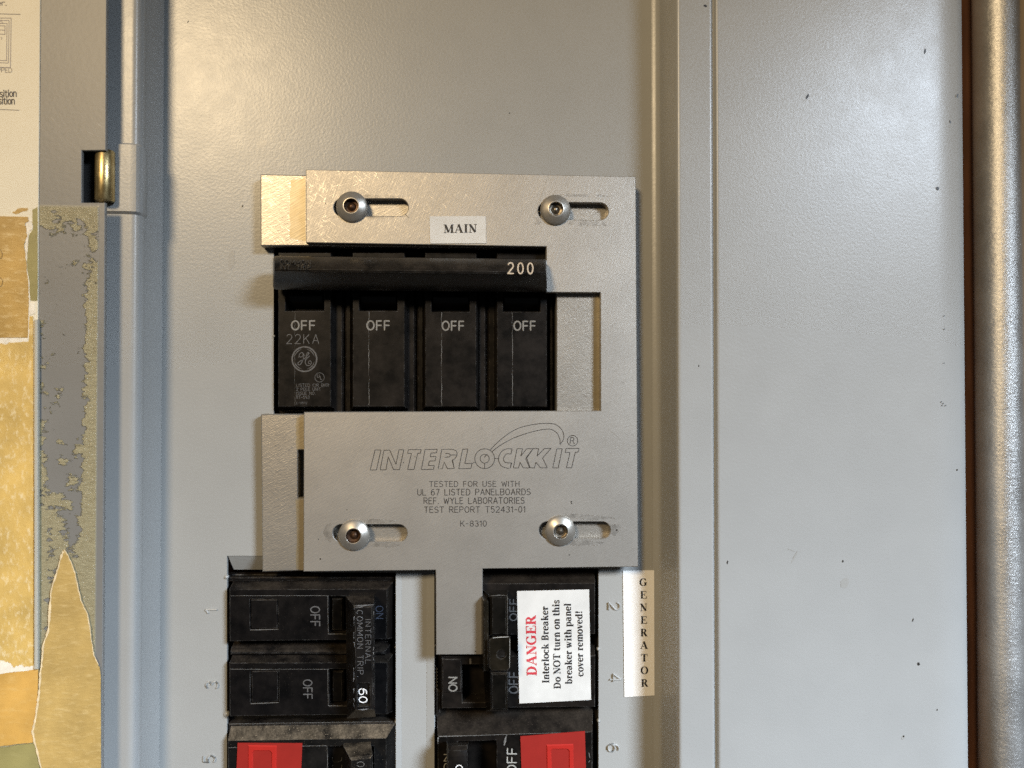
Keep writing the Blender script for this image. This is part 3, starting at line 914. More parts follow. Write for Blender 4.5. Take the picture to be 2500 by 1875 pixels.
# scuff marks and nicks
M_BRIGHT = plain('bright_scratch', (.85, .80, .70), .3, .8)
for x0, y0, x1, y1, ww in ((1312, 500, 1338, 431, .8), (1305, 530, 1336, 436, .6), (1487, 1050, 1513, 1070, .7), (1020, 562, 1042, 569, .8)):
    build('scratch', MB().ribbon([(x0, y0), ((x0 + x1) / 2 + 1, (y0 + y1) / 2), (x1, y1)], [.2, ww, .2], HS1 + .00006), M_BRIGHT, sp, flat_sheet=True)
for x0, y0, r0 in ((1395, 1225, 2), (1395.5, 1229, 1.6), (1505.5, 1294, 2.2), (1390, 1355, 1.4), (847, 1244.5, 1.3), (782, 1364.5, 2), (777.5, 1316.5, 1.3), (794.5, 496, 1.3), (1191, 1593, 1.2), (1161, 1590, 1.4), (985, 1129.5, 1.4), (1013, 1115.5, 1.2)):
    build('nick', MB().blob(x0, y0, r0, r0, HS1 + .00006, 0, 8, .2), M_SPECK, sp, flat_sheet=True)
build('nick', MB().ribbon([(990, 524), (998.5, 531.5)], [1.6, .6], HS1 + .00006), M_SPECK, sp, flat_sheet=True)

# engraved maker's name in outline letters
A = lambda L: [(600 + x / 3.77, 980 + y / 3.77) for x, y in L]
B = lambda L: [(1050 + x / 3.771, 980 + y / 3.771) for x, y in L]


logo = [
    A([(1145, 632), (1190, 447), (1245, 447), (1203, 630), (1145, 632)]),
    A([(1237, 630), (1272, 449), (1325, 448), (1383, 580), (1410, 445), (1455, 445), (1415, 628), (1360, 628), (1312, 510), (1290, 629), (1237, 630)]),
    A([(1490, 478), (1497, 445), (1615, 443), (1608, 477), (1583, 477), (1548, 627), (1490, 627), (1525, 479), (1490, 478)]),
    A([(1617, 627), (1650, 443), (1763, 441), (1755, 473), (1705, 475), (1698, 508), (1752, 508), (1742, 548), (1690, 548), (1680, 590), (1735, 590), (1728, 625), (1617, 627)]),
    B([(75, 620), (108, 442), (200, 440)]) + B(spline([(200, 440), (240, 455), (248, 490), (230, 525), (205, 540)]))[1:] + B([(222, 618), (160, 619), (130, 560), (112, 619), (75, 620)]),
    B([(140, 480), (175, 480), (188, 492), (180, 510), (135, 515)]), B([(188, 493), (246, 493)]),
    B([(263, 620), (300, 440), (348, 438), (320, 572), (386, 570), (376, 617), (263, 620)]),
    B(ell((503, 527), 91)), B(ell((503, 527), 41)), B([(503, 568), (503, 618)]), B([(500, 515), (522, 490)]), B([(386, 572), (416, 558)]), B([(594, 526), (630, 526)]),
    B(spline([(552, 450), (600, 398), (700, 312), (800, 253), (900, 222), (1000, 206), (1110, 203), (1172, 222), (1215, 265), (1232, 320), (1222, 362), (1195, 398)])),
    B(spline([(1195, 398), (1196, 352), (1172, 297), (1130, 264), (1078, 255), (950, 277), (800, 325), (700, 372), (610, 430), (566, 466)])),
    B([(755, 437), (745, 486)]) + B(spline([(745, 486), (705, 484), (678, 520), (690, 560), (750, 566)]))[1:] + B([(738, 614), (712, 616)]) + B(spline([(712, 616), (655, 592), (630, 530), (655, 465), (705, 437), (755, 437)]))[1:],
    B([(767, 613), (800, 436), (852, 435), (835, 505), (890, 435), (948, 435), (880, 525), (915, 612), (857, 612), (828, 560), (815, 613), (767, 613)]),
    B([(960, 612), (975, 560), (1018, 612), (1080, 611), (1035, 522), (1115, 432), (1052, 433), (985, 505), (1000, 434), (948, 435), (890, 522), (922, 611), (960, 612)]),
    B([(1130, 612), (1167, 436), (1217, 435), (1180, 612), (1130, 612)]),
    B([(1245, 470), (1252, 434), (1372, 432), (1365, 466), (1337, 468), (1304, 611), (1256, 612), (1288, 470), (1245, 470)]),
    B(ell((1312, 362), 48, n=26)), B([(1288, 393), (1294, 332), (1315, 332), (1328, 345), (1318, 360), (1292, 363)]), B([(1312, 362), (1330, 393)]),
]
mb = MB()
for k, ln in enumerate(logo):
    # short segments so that corners stay crisp
    for i in range(len(ln) - 1):
        if len(ln) > 20:
            break
        mb.ribbon([ln[i], ln[i + 1]], 1.55, HS1 + .00004, step=(i % 3) * 4e-6)
    else:
        continue
    mb.ribbon(ln, 1.55, HS1 + .00004)
build('engraved_logo', mb, M_ENGRAVE, sp, flat_sheet=True)
for txt, x0, x1, yb, ya, dy in (('TESTED FOR USE WITH', 1048.5, 1267.5, 1188, 1175.2, -.5), ('UL 67 LISTED PANELBOARDS', 1019.5, 1295, 1209, 1194.5, -1), ('REF. WYLE LABORATORIES', 1035, 1280, 1230, 1215.5, -1), ('TEST REPORT T52431-01', 1036, 1282, 1251.5, 1237.5, -1), ('K-8310', 1124.5, 1187.5, 1285, 1271.5, 0)):
    mb = MB()
    write(mb, txt, (x0, yb), (x1, yb + dy), (0, ya - yb), HS1 + .00004, wt=.115, gap=.24)
    build('engraved_lettering', mb, M_ENGRAVE, sp, flat_sheet=True)

# ------------------------------------------------------------------ four button screws
t = NT('stainless_button')
a = t.noise(420, 5, .7)
nb = t.bump(t.noise(1800, 2), .00001)
rust = t.math('MULTIPLY', t.ramp(a, .60, .72), .6)
M_STEEL = t.out(t.mix(rust, (.44, .41, .36), (.14, .075, .035)), t.ramp(a, .3, .7, .30, .44), .72, nb)
cxs, czs = xz(859.3, 505.7, HS1)
rs = abs(xz(859.3 + 38.3, 505.7, HS1)[0] - cxs)
scr = thing('button_screw', 859.3, 505.7, HS1, 'upper left domed screw with a dark rusty hex socket in its slot', 'screw', 'domed hex screws holding the silver plate')
dome = [(rs * .985, HS1 + .00005), (rs, HS1 + .0003), (rs * .99, HS1 + .0006)]
for k in range(1, 9):
    a = k / 8
    r_ = rs * (.99 - .515 * a)
    dome.append((r_, HS1 + .0006 + .00158 * (a ** .78)))
mb = MB().lathe(cxs, czs, dome + [(rs * .462, HS1 + .00214)], 56)
build('screw_head', mb, M_STEEL, scr)
mb = MB()
hexr = []
for rr_, hh, n_ in ((.462, .00214, 6), (.43, .0016, 6), (.42, .0004, 6), (.30, .0003, 6), (.10, .0011, 6), (.001, .0012, 6)):
    hexr.append([(cxs + rs * rr_ * (1 if j % 2 == 0 or rr_ > .44 else .95) * math.cos(R(30 * j + 8)), -(HS1 + hh), czs + rs * rr_ * (1 if j % 2 == 0 or rr_ > .44 else .95) * math.sin(R(30 * j + 8))) for j in range(12)])
for k in range(len(hexr) - 1):
    mb.add(hexr[k] + hexr[k + 1], [(i, (i + 1) % 12, 12 + (i + 1) % 12, 12 + i) for i in range(12)])
build('hex_socket', mb, M_BRUSTY, scr)
M_BRUSTY2 = plain('worn_socket', (.22, .19, .15), .32, .85, vary=.5, scale=700)


def dup(root, loc, label, rot=0.0):
    r = root.copy()
    COL.objects.link(r)
    r.location = loc
    r.rotation_euler = (0, rot, 0)
    r['label'] = label
    for ch in root.children:
        c = ch.copy()
        COL.objects.link(c)
        c.parent = r
        if ch.name.startswith('hex_socket') and 'clean' in label:
            c.data = ch.data.copy()
            c.data.materials[0] = M_BRUSTY2
    return r


dup(scr, P(1355.8, 513.2, HS1), 'upper right domed screw with a clean bright hex socket, right of the MAIN label', 1.1)
dup(scr, P(864.7, 1305.7, HS1), 'lower left domed screw with a reddish socket beneath the engraved lettering', 2.2)
dup(scr, P(1367.3, 1295, HS1), 'lower right domed screw with a clean bright socket and rust stains around its rim', .5)

# ------------------------------------------------------------------ two pole breaker on the left
lb = thing('double_breaker', 760, 1577, 0, 'dusty black double breaker on the left with a tie handle marked 60', 'circuit breaker', 'breakers in the lower rows')
mb = MB().box(557.5, 1402, 964, 1757, -.0042, -.03)
mb.box(559, 1409, 963, 1420, -.0012, -.006, .0003)
build('breaker_body', mb, M_BLK2, lb)
HL = .0034


def pole_l(y0, y1, ins, win, off, parent, oy=0):
    outer = pts([(561, y1 + 2), (944, y1 - 3), (946, y0), (560, y0 + 1)], HL)
    holes = [pts(ins, HL), pts(win, HL)]
    mb = MB().slab(outer, holes, HL, -.0042, .00018, [.0016, .0026, .0022, .0002])
    p = build('pole_face', mb, M_BLK2, parent)
    g = ccw(pts(ins, HL))
    mb = MB().slab(offset(g, -.00022), (), HL - .0003, -.004, .0002)
    build('cover_insert', mb, M_BLK2, p)
    mb = MB()
    mb.box(win[0][0] + 6, win[0][1] + 3, win[0][0] + 36, win[2][1] - 6, .0012, -.004, .0006)
    build('toggle', mb, M_GLOSS, p)
    mb = MB()
    write(mb, 'OFF', off[0], off[1], off[2], HL + .00006, wt=.13, gap=.22)
    build('lettering', mb, M_PRINT_DIM, p, flat_sheet=True)
    mb = MB()
    ye = y0 + 17
    mb.ribbon([(562 + k * 20, ye + random.uniform(-.4, .4) - k * .02) for k in range(13)], [random.uniform(.3, 1.1) for _ in range(13)], HL + .00005)
    mb.ribbon([(800, ye), (800.5, ye + 40), (801.5, win[2][1])], .7, HL + .00005)
    mb.ribbon([(801.5, win[2][1] + 1), (836, win[2][1] + .5)], [1.3, .6], HL + .00005)
    mb.ribbon([(ins[3][0], ins[3][1]), (ins[2][0], ins[2][1])], 1.1, HL + .00005)  # pale line painting a highlight along the insert's lower edge
    build('worn_glint_edge', mb, M_WEAR_GLINT, p, flat_sheet=True)
    return p


pa = pole_l(1437.5, 1564, [(610, 1463), (678.5, 1463), (679, 1536), (611, 1538)], [(802, 1456), (914, 1456), (914, 1547), (803, 1548)], ((758.5, 1481), (759, 1529), (21.5, 0)), lb)
pb = pole_l(1617, 1747, [(611, 1638), (680, 1637), (680.5, 1715), (612.5, 1718)], [(803, 1634), (914, 1633), (914, 1722), (805, 1724)], ((740.5, 1660), (741, 1706), (21, 0)), lb)
mb = MB()
write(mb, 'ON', (917.5, 1480), (918, 1510), (17.5, 0), HL + .00006, wt=.10, gap=.22)
build('lettering', mb, M_PRINT_BLUE, pa, flat_sheet=True)
# middle bevel
mb = MB().box(562, 1588, 942, 1600, .0008, -.004, .0006, [.001, .002, .0015, 0])
build('middle_rib', mb, M_BLK2, lb)
# tie handle
HH = .0135
pocket = pts([(872.5, 1668), (903, 1668), (904, 1724), (873.5, 1725)], HH)
topq = ccw(pts([(865, 1738), (914, 1736), (912, 1477), (862, 1480)], HH))
botq = ccw(pts([(847, 1754), (917, 1750), (914, 1454), (844, 1456)], .006))
mb = MB()
tessv = [[Vector((a, b, 0)) for a, b in offset(topq, -.0006)], [Vector((a, b, 0)) for a, b in reversed(ccw(pocket))]]
mb.add([(q.x, -HH, q.y) for l in tessv for q in l], tessellate_polygon(tessv))
lo = [(a, -(HH - .0011), b) for a, b in reversed(ccw(pocket))]
hi = [(a, -HH, b) for a, b in reversed(ccw(pocket))]
mb.add(hi + lo, [(i, (i + 1) % 4, 4 + (i + 1) % 4, 4 + i) for i in range(4)] + [(7, 6, 5, 4)])
r0 = [(a, -HH, b) for a, b in offset(topq, -.0006)]
r1 = [(a, -(HH - .0009), b) for a, b in topq]
r2 = [(a, -.006, b) for a, b in botq]
r3 = [(a, -.001, b) for a, b in offset(botq, -.001)]
for a, b in ((r0, r1), (r1, r2), (r2, r3)):
    mb.add(a + b, [(i, (i + 1) % 4, 4 + (i + 1) % 4, 4 + i) for i in range(4)])
mb.add(r3, [(3, 2, 1, 0)])
th = build('tie_handle', mb, M_LEVER, lb)
mb = MB()
write(mb, 'INTERNAL', (892, 1512), (892, 1620), (13, 0), HH + .00004, wt=.13, ridge=.0002, gap=.3)
write(mb, 'COMMON TRIP.', (871, 1490), (873, 1653), (14, 0), HH + .00004, wt=.13, ridge=.0002, gap=.3)
build('raised_lettering', mb, plain('embossed_black', (.09, .09, .092), .3), th, flat_sheet=True)
mb = MB()
write(mb, '60', (876, 1682), (877, 1715), (19, 0), HH - .0010, wt=.13, gap=.2)
build('lettering', mb, M_WHITE, th, flat_sheet=True)
mb = MB()  # wear flecks that also paint highlights onto the handle's edges
for k in range(20):
    y = 1480 + k * 12.5
    x0 = random.choice((864, 912))
    mb.ribbon([(x0 + random.uniform(-1, 1), y), (x0 + random.uniform(-1.5, 1.5), y + random.uniform(4, 16))], [random.uniform(.4, 2.2), .2], HH + .00005)
for x0, y0, x1, y1, ww in ((864, 1478, 912, 1476, 2.6), (868, 1482, 890, 1480, 1.6), (874, 1733, 900, 1730, 3.0), (858, 1512, 862, 1535, 3.0)):
    mb.ribbon([(x0, y0), ((x0 + x1) / 2, (y0 + y1) / 2 + 1), (x1, y1)], [.4, ww, .5], HH + (.00005 if x0 > 860 else -.003))
build('worn_glint_edge', mb, plain('pale_wear_glint', (.17, .17, .17), .5, vary=.5, scale=1500), th, flat_sheet=True)
# tan strips painting the opening's cut edge as lit by the warm lamp
for y0, y1 in ((1474, 1547), (1625, 1738)):
    mb = MB().box(555, y0, 560, y1, -.0015, -.005, .0006)
    build('warm_lit_edge', mb, plain('warm_lit_tan', (.42, .30, .19), .6), lb)

# ------------------------------------------------------------------ two pole breaker on the right
rb = thing('double_breaker', 1262, 1567, 0, 'black double breaker on the right behind the white DANGER label, with a drilled clip', 'circuit breaker', 'breakers in the lower rows')
mb = MB().box(1065, 1392, 1459, 1747, -.0042, -.03)
build('breaker_body', mb, M_BLK, rb)
HR = .0036


def pole_r(y0, y1, hole, parent, off, mat_):
    outer = pts([(1079, y1 + 1), (1453, y1 - 3), (1453, y0 - 1), (1079, y0 + 1)], HR)
    mb = MB().slab(outer, [pts(hole, HR)], HR, -.0042, .0002, [.0016, .0011, .0024, .0020])
    p = build('pole_face', mb, M_BLK, parent)
    mb = MB()
    write(mb, 'OFF', off[0], off[1], off[2], HR + .00006, wt=.15, gap=.22)
    build('lettering', mb, mat_, p, flat_sheet=True)
    return p


ra = pole_r(1424, 1551, [(1127, 1446), (1236, 1445), (1236, 1540), (1127, 1541)], rb, ((1262, 1515), (1262.5, 1462), (-17.5, 0)), M_PRINT_DIM)
rbp = pole_r(1601, 1729, [(1128, 1623), (1236, 1622), (1236, 1714), (1129, 1715)], rb, ((1265, 1692), (1265.5, 1641), (-22, 0)), M_PRINT_DIM)
mb = MB().slab(pts([(1080, 1691), (1126, 1690.5), (1126, 1609), (1079.5, 1609)], HR + .0006), (), HR + .0006, HR - .001, .0002)
pad = build('marker_pad', mb, M_BLK, rbp)
mb = MB()
write(mb, 'ON', (1115.5, 1687), (1115.5, 1654), (-19.5, 0), HR + .00066, wt=.17, gap=.18)
build('lettering', mb, M_PRINT, pad, flat_sheet=True)
build('position_mark', MB().ribbon([(1148, 1608), (1148.5, 1621)], 4.5, HR + .00006), M_PRINT_DIM, rbp, flat_sheet=True)
# notched left bevel
mb = MB().slab(pts([(1064.5, 1748), (1076, 1740), (1076, 1688), (1068, 1682), (1065, 1682)], .0016), (), .0016, -.004, .0004)
build('end_notch', mb, M_BLK, rb)
mb = MB()
for k in range(6):
    mb.ribbon([(1065.5, 1630 + k * 8), (1068, 1633 + k * 8), (1065.5, 1636 + k * 8)], .8, .0006)
build('worn_glint_edge', mb, M_WEAR_GLINT, rb, flat_sheet=True)
# levers joined by a folded clip
for y0, y1, yt in ((1455, 1551, 1448), (1643, 1735, 1640)):
    tq = ccw(pts([(1198, y1), (1239, y1), (1239, y0), (1198, y0)], .0125))
    bq = ccw(pts([(1186, y1 + 2), (1241, y1 + 2), (1241, y0 - 14), (1180, y0 - 14)], .004))
    mb = MB().loft([[(a, .002, b) for a, b in bq], [(a, -.004, b) for a, b in bq], [(a, -.0119, b) for a, b in tq], [(a, -.0125, b) for a, b in offset(tq, -.0006)]])
    build('toggle', mb, M_GLOSS, rb)
M_LEVER_EDGE = plain('lever_edge_glint', (.11, .105, .095), .4, vary=.5, scale=1500)
mb = MB()  # highlights painted along the upper lever's top and right edges
mb.ribbon([(1199, 1454.5), (1220, 1453), (1238, 1453.5)], [1.0, 2.0, .6], .01255)
mb.ribbon([(1238.8, 1456), (1239, 1500), (1239, 1549)], [1.2, .7, .9], .01255)
build('worn_glint_edge', mb, M_LEVER_EDGE, rb, flat_sheet=True)
hole = [xz(1223.7 + 10.4 * math.cos(R(q)), 1597.8 + 10.4 * math.sin(R(q)), .0138) for q in range(0, 360, 15)]
mb = MB().slab(pts([(1194, 1630), (1201, 1638), (1239, 1638), (1245, 1630), (1245.5, 1556), (1240, 1553.5), (1203, 1556), (1194, 1563)], .0138), [hole], .0138, .0129, .0002)
clip = build('handle_clip', mb, M_CLIP, rb)
mb = MB()  # bright lines painting the light caught by the clip's edges
mb.ribbon([(1203, 1557.5), (1222, 1555.5), (1241, 1554.8)], [1.0, 2.2, 1.6], .01384)
mb.ribbon([(1244.8, 1560), (1244.6, 1600), (1244, 1630)], [1.2, .8, .8], .01384)
build('worn_glint_edge', mb, plain('clip_edge_glint', (.34, .33, .30), .35), clip, flat_sheet=True)
mb = MB().slab(pts([(1180, 1640), (1193, 1640), (1193, 1471), (1189, 1465), (1180, 1467)], .0118), (), .0118, .003, .0004, .0012)
build('clip_flange', mb, M_CLIP, clip)

# ------------------------------------------------------------------ breakers cut by the lower edge
lb2 = thing('single_breaker', 760, 1850, 0, 'black breaker at the bottom left, its upper edge coated in tan dust', 'circuit breaker', 'breakers in the lower rows')
mb = MB().slab(pts([(557, 2000), (964, 2000), (964, 1763), (558, 1768)], .0002), (), .0002, -.03, .0003)
build('breaker_body', mb, M_BLK2, lb2)
outer = pts([(557, 1998), (945, 1998), (944, 1801), (556.5, 1807)], HL)
M_DUSTY = mat_plastic('very_dusty_plastic', (.006, .006, .006), .4, 1.0, (.26, .205, .14))
mb = MB().slab(outer, [pts([(800, 1990), (912, 1990), (912, 1822), (800, 1823)], HL)], HL, .0001, .0002, [.0, .0026, .0034, .0])
pf = build('pole_face', mb, M_DUSTY, lb2)
mb = MB()
mb.ribbon([(558, 1825.5), (700, 1822), (798, 1820.5), (800, 1850), (799, 1900)], .9, HL + .00005)
mb.ribbon([(560, 1767.5), (700, 1765), (850, 1763), (960, 1761)], [.9, .6, .9, .5], .00026)
build('worn_glint_edge', mb, M_WEAR_GLINT, pf, flat_sheet=True)
mb = MB()
write(mb, 'TRIP', (822, 1797), (876, 1796), (2, -10), lambda a, b: HL + .0004 - max(0, 1804 - b) * .00018, wt=.16, gap=.3)
build('lettering', mb, M_SPECK, pf, flat_sheet=True)
tq = ccw(pts([(855, 1990), (910, 1990), (909, 1846), (853, 1852)], .012))
bq = ccw(pts([(840, 1995), (912, 1995), (905, 1816), (838, 1820)], .005))
mb = MB().loft([[(a, .002, b) for a, b in bq], [(a, -.005, b) for a, b in bq], [(a, -.0114, b) for a, b in tq], [(a, -.012, b) for a, b in offset(tq, -.0007)]])
tg = build('toggle', mb, M_DUSTY, lb2)
mb = MB()
mb.ribbon(ell((880, 1866), 9, 200, 520, 18, 6), 1.2, .01215)
build('raised_lettering', mb, M_WEAR_GLINT, tg, flat_sheet=True)
for k in range(2):
    mb = MB().ribbon(ell((823, 1852 + k * 18), 12, 200, -20, 12, 9), 1.6, .0004, ridge=.0003)
    build('spring_coil', mb, plain('spring_steel', (.35, .34, .32), .35, .8), lb2, flat_sheet=True)

rb2 = thing('single_breaker', 1262, 1850, 0, 'black breaker at the bottom right with scuffed upper edge and OFF beside a red sticker', 'circuit breaker', 'breakers in the lower rows')
mb = MB().slab(pts([(1065, 2000), (1460, 2000), (1460, 1750), (1065, 1754)], -.0042), (), -.0042, -.03)
build('breaker_body', mb, M_BLK, rb2)
outer = pts([(1069, 1998), (1447, 1998), (1446, 1785.5), (1069, 1797)], HR)
mb = MB().slab(outer, [pts([(1118, 1990), (1212, 1990), (1212, 1808), (1118, 1811)], HR)], HR, -.0042, .0002, [.0, .0017, .0062, .0008])
pf2 = build('pole_face', mb, M_BLK, rb2)
mb = MB()
write(mb, 'OFF', (1260, 1888), (1261, 1826), (-22, 0), HR + .00006, wt=.13, gap=.22)
write(mb, 'ON', (1094, 1882), (1094, 1842), (-10, 0), HR + .00006, wt=.2, gap=.22)
build('lettering', mb, plain('pale_print', (.33, .32, .29), .6, vary=.15, scale=900), pf2, flat_sheet=True)
mb = MB()
mb.ribbon([(1238, 1793), (1235, 1800), (1233, 1810), (1231, 1820)], [.5, 2.6, 5.5, 2.5], HR + .00006)
mb.ribbon([(1071, 1798), (1150, 1796), (1250, 1792.5), (1350, 1789.5), (1440, 1787)], [2.4, 1.2, .8, .6, .5], HR + .00006)
mb.ribbon([(1070, 1800), (1069, 1808), (1069, 1816)], [4, 2, .5], HR + .00007)
mb.ribbon([(1438, 1838), (1440, 1850)], 1.4, HR + .00006)
mb.ribbon([(1437, 1861), (1441, 1857)], 1.2, HR + .00006)
build('scuff', mb, M_WEAR_GLINT, pf2, flat_sheet=True)
# rounded toggle
zt = xz(1130, 1813, .01)[1]
prof = []
for y, h in ((1812, .003), (1813, .0078), (1820, .0112), (1832, .0126), (1846, .0130), (1990, .0130), (1990, .003)):
    prof.append((xz(1130, y, h)[1], h))
mb = MB()
rg = lambda px, k: [(xm(px, h, 1840), -h * k, z) for z, h in prof]
mb.loft([rg(1090, .8), rg(1094, .97), rg(1100, 1.0), rg(1136, 1.0), rg(1141, .97), rg(1144, .8)])
tg2 = build('toggle', mb, M_BLK, rb2, smooth_angle=30)
mb = MB()
write(mb, '0', (1129, 1884), (1129, 1868), (-16, 0), .01306, wt=.14)
build('lettering', mb, M_WHITE, tg2, flat_sheet=True)

# ------------------------------------------------------------------ red stickers
for q, fr, hh, lab in (([(574, 1960), (732, 1960), (738, 1814.7), (580, 1814)], [(604, 1960), (674, 1960), (675, 1821), (605, 1820)], HL, 'red blank sticker with embossed window shape, on the bottom left breaker'),
                       ([(1276, 1960), (1433, 1960), (1428, 1785), (1270.5, 1798)], [(1336, 1960), (1401, 1960), (1400, 1817), (1334, 1819)], HR, 'slightly tilted red sticker with embossed window shape, on the bottom right breaker')):
    mb = MB().slab(pts(q, hh + .0004), (), hh + .0004, hh + .0001)
    st = build('red_sticker', mb, M_REDST)
    tag(st, lab, 'sticker', 'red stickers on the bottom breakers')
    fo = ccw(pts(fr, hh + .0007))
    inn = pts([(fr[0][0] + 13, 1960), (fr[1][0] - 12, 1960), (fr[1][0] - 12, fr[2][1] + 18), (fr[1][0] - 16, fr[2][1] + 13), (fr[3][0] + 16, fr[2][1] + 13), (fr[3][0] + 12, fr[2][1] + 18)], hh + .0007)
    inn[0] = (inn[0][0], inn[0][1] + .004)
    inn[1] = (inn[1][0], inn[1][1] + .004)
    mb = MB().slab(fo, [inn], hh + .0007, hh + .0003, .0003)
    build('embossed_frame', mb, M_REDHI, st)

# ------------------------------------------------------------------ paper labels
mb = MB().slab(pts([(1050.3, 594.4), (1187.4, 593.8), (1185.6, 527.4), (1048.3, 528.2)], HS1 + .00025), (), HS1 + .00025, HS1 + .00004)
lm = build('paper_label', mb, M_LABEL)
tag(lm, 'small white label reading MAIN stuck on the top arm of the silver plate', 'label', 'white paper labels')
mb = MB()
write(mb, 'MAIN', (1083, 568.8), (1164, 567.6), (0, -20.6), HS1 + .00029, 'serif', gap=.07)
build('lettering', mb, M_INK, lm, flat_sheet=True)

mb = MB().slab(pts([(1524.8, 1701.6), (1610.6, 1697.2), (1607, 1392), (1521, 1393.6)], .00030), (), .0003, .00008)
lg = build('paper_label', mb, M_LABEL_GLOSS)
tag(lg, 'tall white label reading GENERATOR down its length, stuck on the grey panel', 'label', 'white paper labels')
mb = MB()
for k, c in enumerate('GENERATOR'):
    cxl = 1570.4 + k * .42
    yb = 1430.6 + k * 30.75
    wd = SERIF[c][0] * 18.2
    write(mb, c, (cxl - wd / 2, yb), (cxl + wd / 2, yb - .15), (0, -18.3), .00034, 'serif')
build('lettering', mb, M_INK, lg, flat_sheet=True)

HDn = HR + .00035
dq = [(1262.3, 1443), (1438.3, 1439), (1443, 1708.6), (1267.9, 1717.6)]
mb = MB()
# the label sags a little where it crosses the gap between the poles
rows = 14


def dl(u, v):
    a = [dq[0][i] + (dq[1][i] - dq[0][i]) * u for i in (0, 1)]
    b = [dq[3][i] + (dq[2][i] - dq[3][i]) * u for i in (0, 1)]
    return (a[0] + (b[0] - a[0]) * v, a[1] + (b[1] - a[1]) * v)


def dh(a, b):
    s = math.exp(-((b - 1575) / 28.0) ** 2)
    return HDn - .0006 * s + .00012 * math.sin(b * .05 + a * .03)


vv, ff = [], []
for j in range(rows + 1):
    for i in range(7):
        q = dl(i / 6, j / rows)
        vv.append(P(q[0], q[1], dh(*q)))
for j in range(rows):
    for i in range(6):
        ff.append((j * 7 + i, j * 7 + i + 1, (j + 1) * 7 + i + 1, (j + 1) * 7 + i))
mb.add(vv, ff, True)
ld = build('paper_label', mb, M_LABEL, flat_sheet=True)
tag(ld, 'white warning label with red DANGER turned sideways, on the right double breaker', 'label', 'white paper labels')
hx = lambda a, b: dh(a, b) + .0001
mb = MB()
write(mb, 'DANGER', (1310.5, 1650), (1308, 1502), (-24, 0), hx, 'serif', gap=.05)
build('lettering', mb, M_RED_INK, ld, flat_sheet=True)
for txt, x0, x1, y0, y1 in (('Interlock Breaker', 1341, 1338, 1668, 1480), ('Do NOT turn on this', 1369, 1365.5, 1682, 1464.5), ('breaker with panel', 1397, 1394, 1670, 1473), ('cover removed!', 1424.5, 1421.5, 1651, 1491.5)):
    mb = MB()
    write(mb, txt, (x0, y0), (x1, y1), (-16.8, 0), hx, 'serif', gap=.05)
    build('lettering', mb, M_INK, ld, flat_sheet=True)

# ------------------------------------------------------------------ door on the left
HD = .0215
door = thing('panel_door', 160, 937, HD, 'open grey panel door at the left with a hinge notch and dried tape glue', 'door')
dpoly = pts([(260.5, -60), (258.3, 367), (199.5, 367.5), (199, 494.6), (256.5, 494.6), (248.6, 1960), (-420, 1960), (-420, -60)], HD)
mb = MB().slab(dpoly, (), HD, HD - .0013, .0002)
t, base = mat_residue()
sep = t.n('ShaderNodeSeparateXYZ')
t.link(t.co, sep.inputs[0])
X, Z = sep.outputs['X'], sep.outputs['Z']
O = ORG[door.name]
lx = lambda px: xz(px, 900, HD)[0] - O.x
lz = lambda py: xz(170, py, HD)[1] - O.z
n1 = t.noise(230, 7, .62, stretch=(.75, 1, 1))
n2 = t.noise(900, 4, .6, stretch=(.35, 1, 1), off=(5, 1, 0))
nn = t.math('ADD', t.math('MULTIPLY', n1, .75), t.math('MULTIPLY', n2, .25))
right = t.math('MULTIPLY', t.ramp(X, lx(196), lx(222)), t.ramp(Z, lz(560), lz(700), .35, 1.0))
top_ = t.ramp(Z, lz(585), lz(520))
left_ = t.math('MULTIPLY', t.ramp(X, lx(122), lx(104)), t.ramp(Z, lz(700), lz(900)))
low = t.ramp(Z, lz(980), lz(1420))
score = t.math('ADD', nn, t.math('MULTIPLY', right, .24))
score = t.math('ADD', score, t.math('MULTIPLY', top_, .22))
score = t.math('ADD', score, t.math('MULTIPLY', left_, .10))
score = t.math('ADD', score, t.math('MULTIPLY', low, .17))
mask = t.ramp(score, .597, .622)
bx = t.math('MULTIPLY', t.ramp(X, lx(240), lx(235)), t.ramp(Z, lz(500), lz(507)))
mask = t.math('MULTIPLY', mask, bx)
gl = t.mix(t.ramp(n2, .35, .65), (.29, .25, .135), (.38, .34, .20))
col = t.mix(t.math('MULTIPLY', mask, .78), base, gl)
peel = t.bump(t.noise(640, 2), .00003)
edge = t.bump(mask, .00008, .5, peel)
bpn = t.bump(t.math('MULTIPLY', mask, t.noise(1500, 5, .75, stretch=(.5, 1, 1))), .0003, 1.0, edge)
M_DOOR = t.out(col, t.ramp(mask, 0, 1, .42, .22), 0, bpn, .5)
ds = build('door_sheet', mb, M_DOOR, door)
M_DSCR = plain('pale_door_scratch', (.50, .48, .44), .5)
for x0, y0, x1, y1, ww in ((236, 300, 251, 312, .8), (206, 318, 236, 332, .9), (250, 116, 254, 108, 1.2), (122, 283, 134, 297, .8), (230, 312, 240, 316, .7)):
    build('scratch', MB().ribbon([(x0, y0), ((x0 + x1) / 2, (y0 + y1) / 2 + .5), (x1, y1)], [.2, ww, .2], HD + .00005), M_DSCR, door, flat_sheet=True)

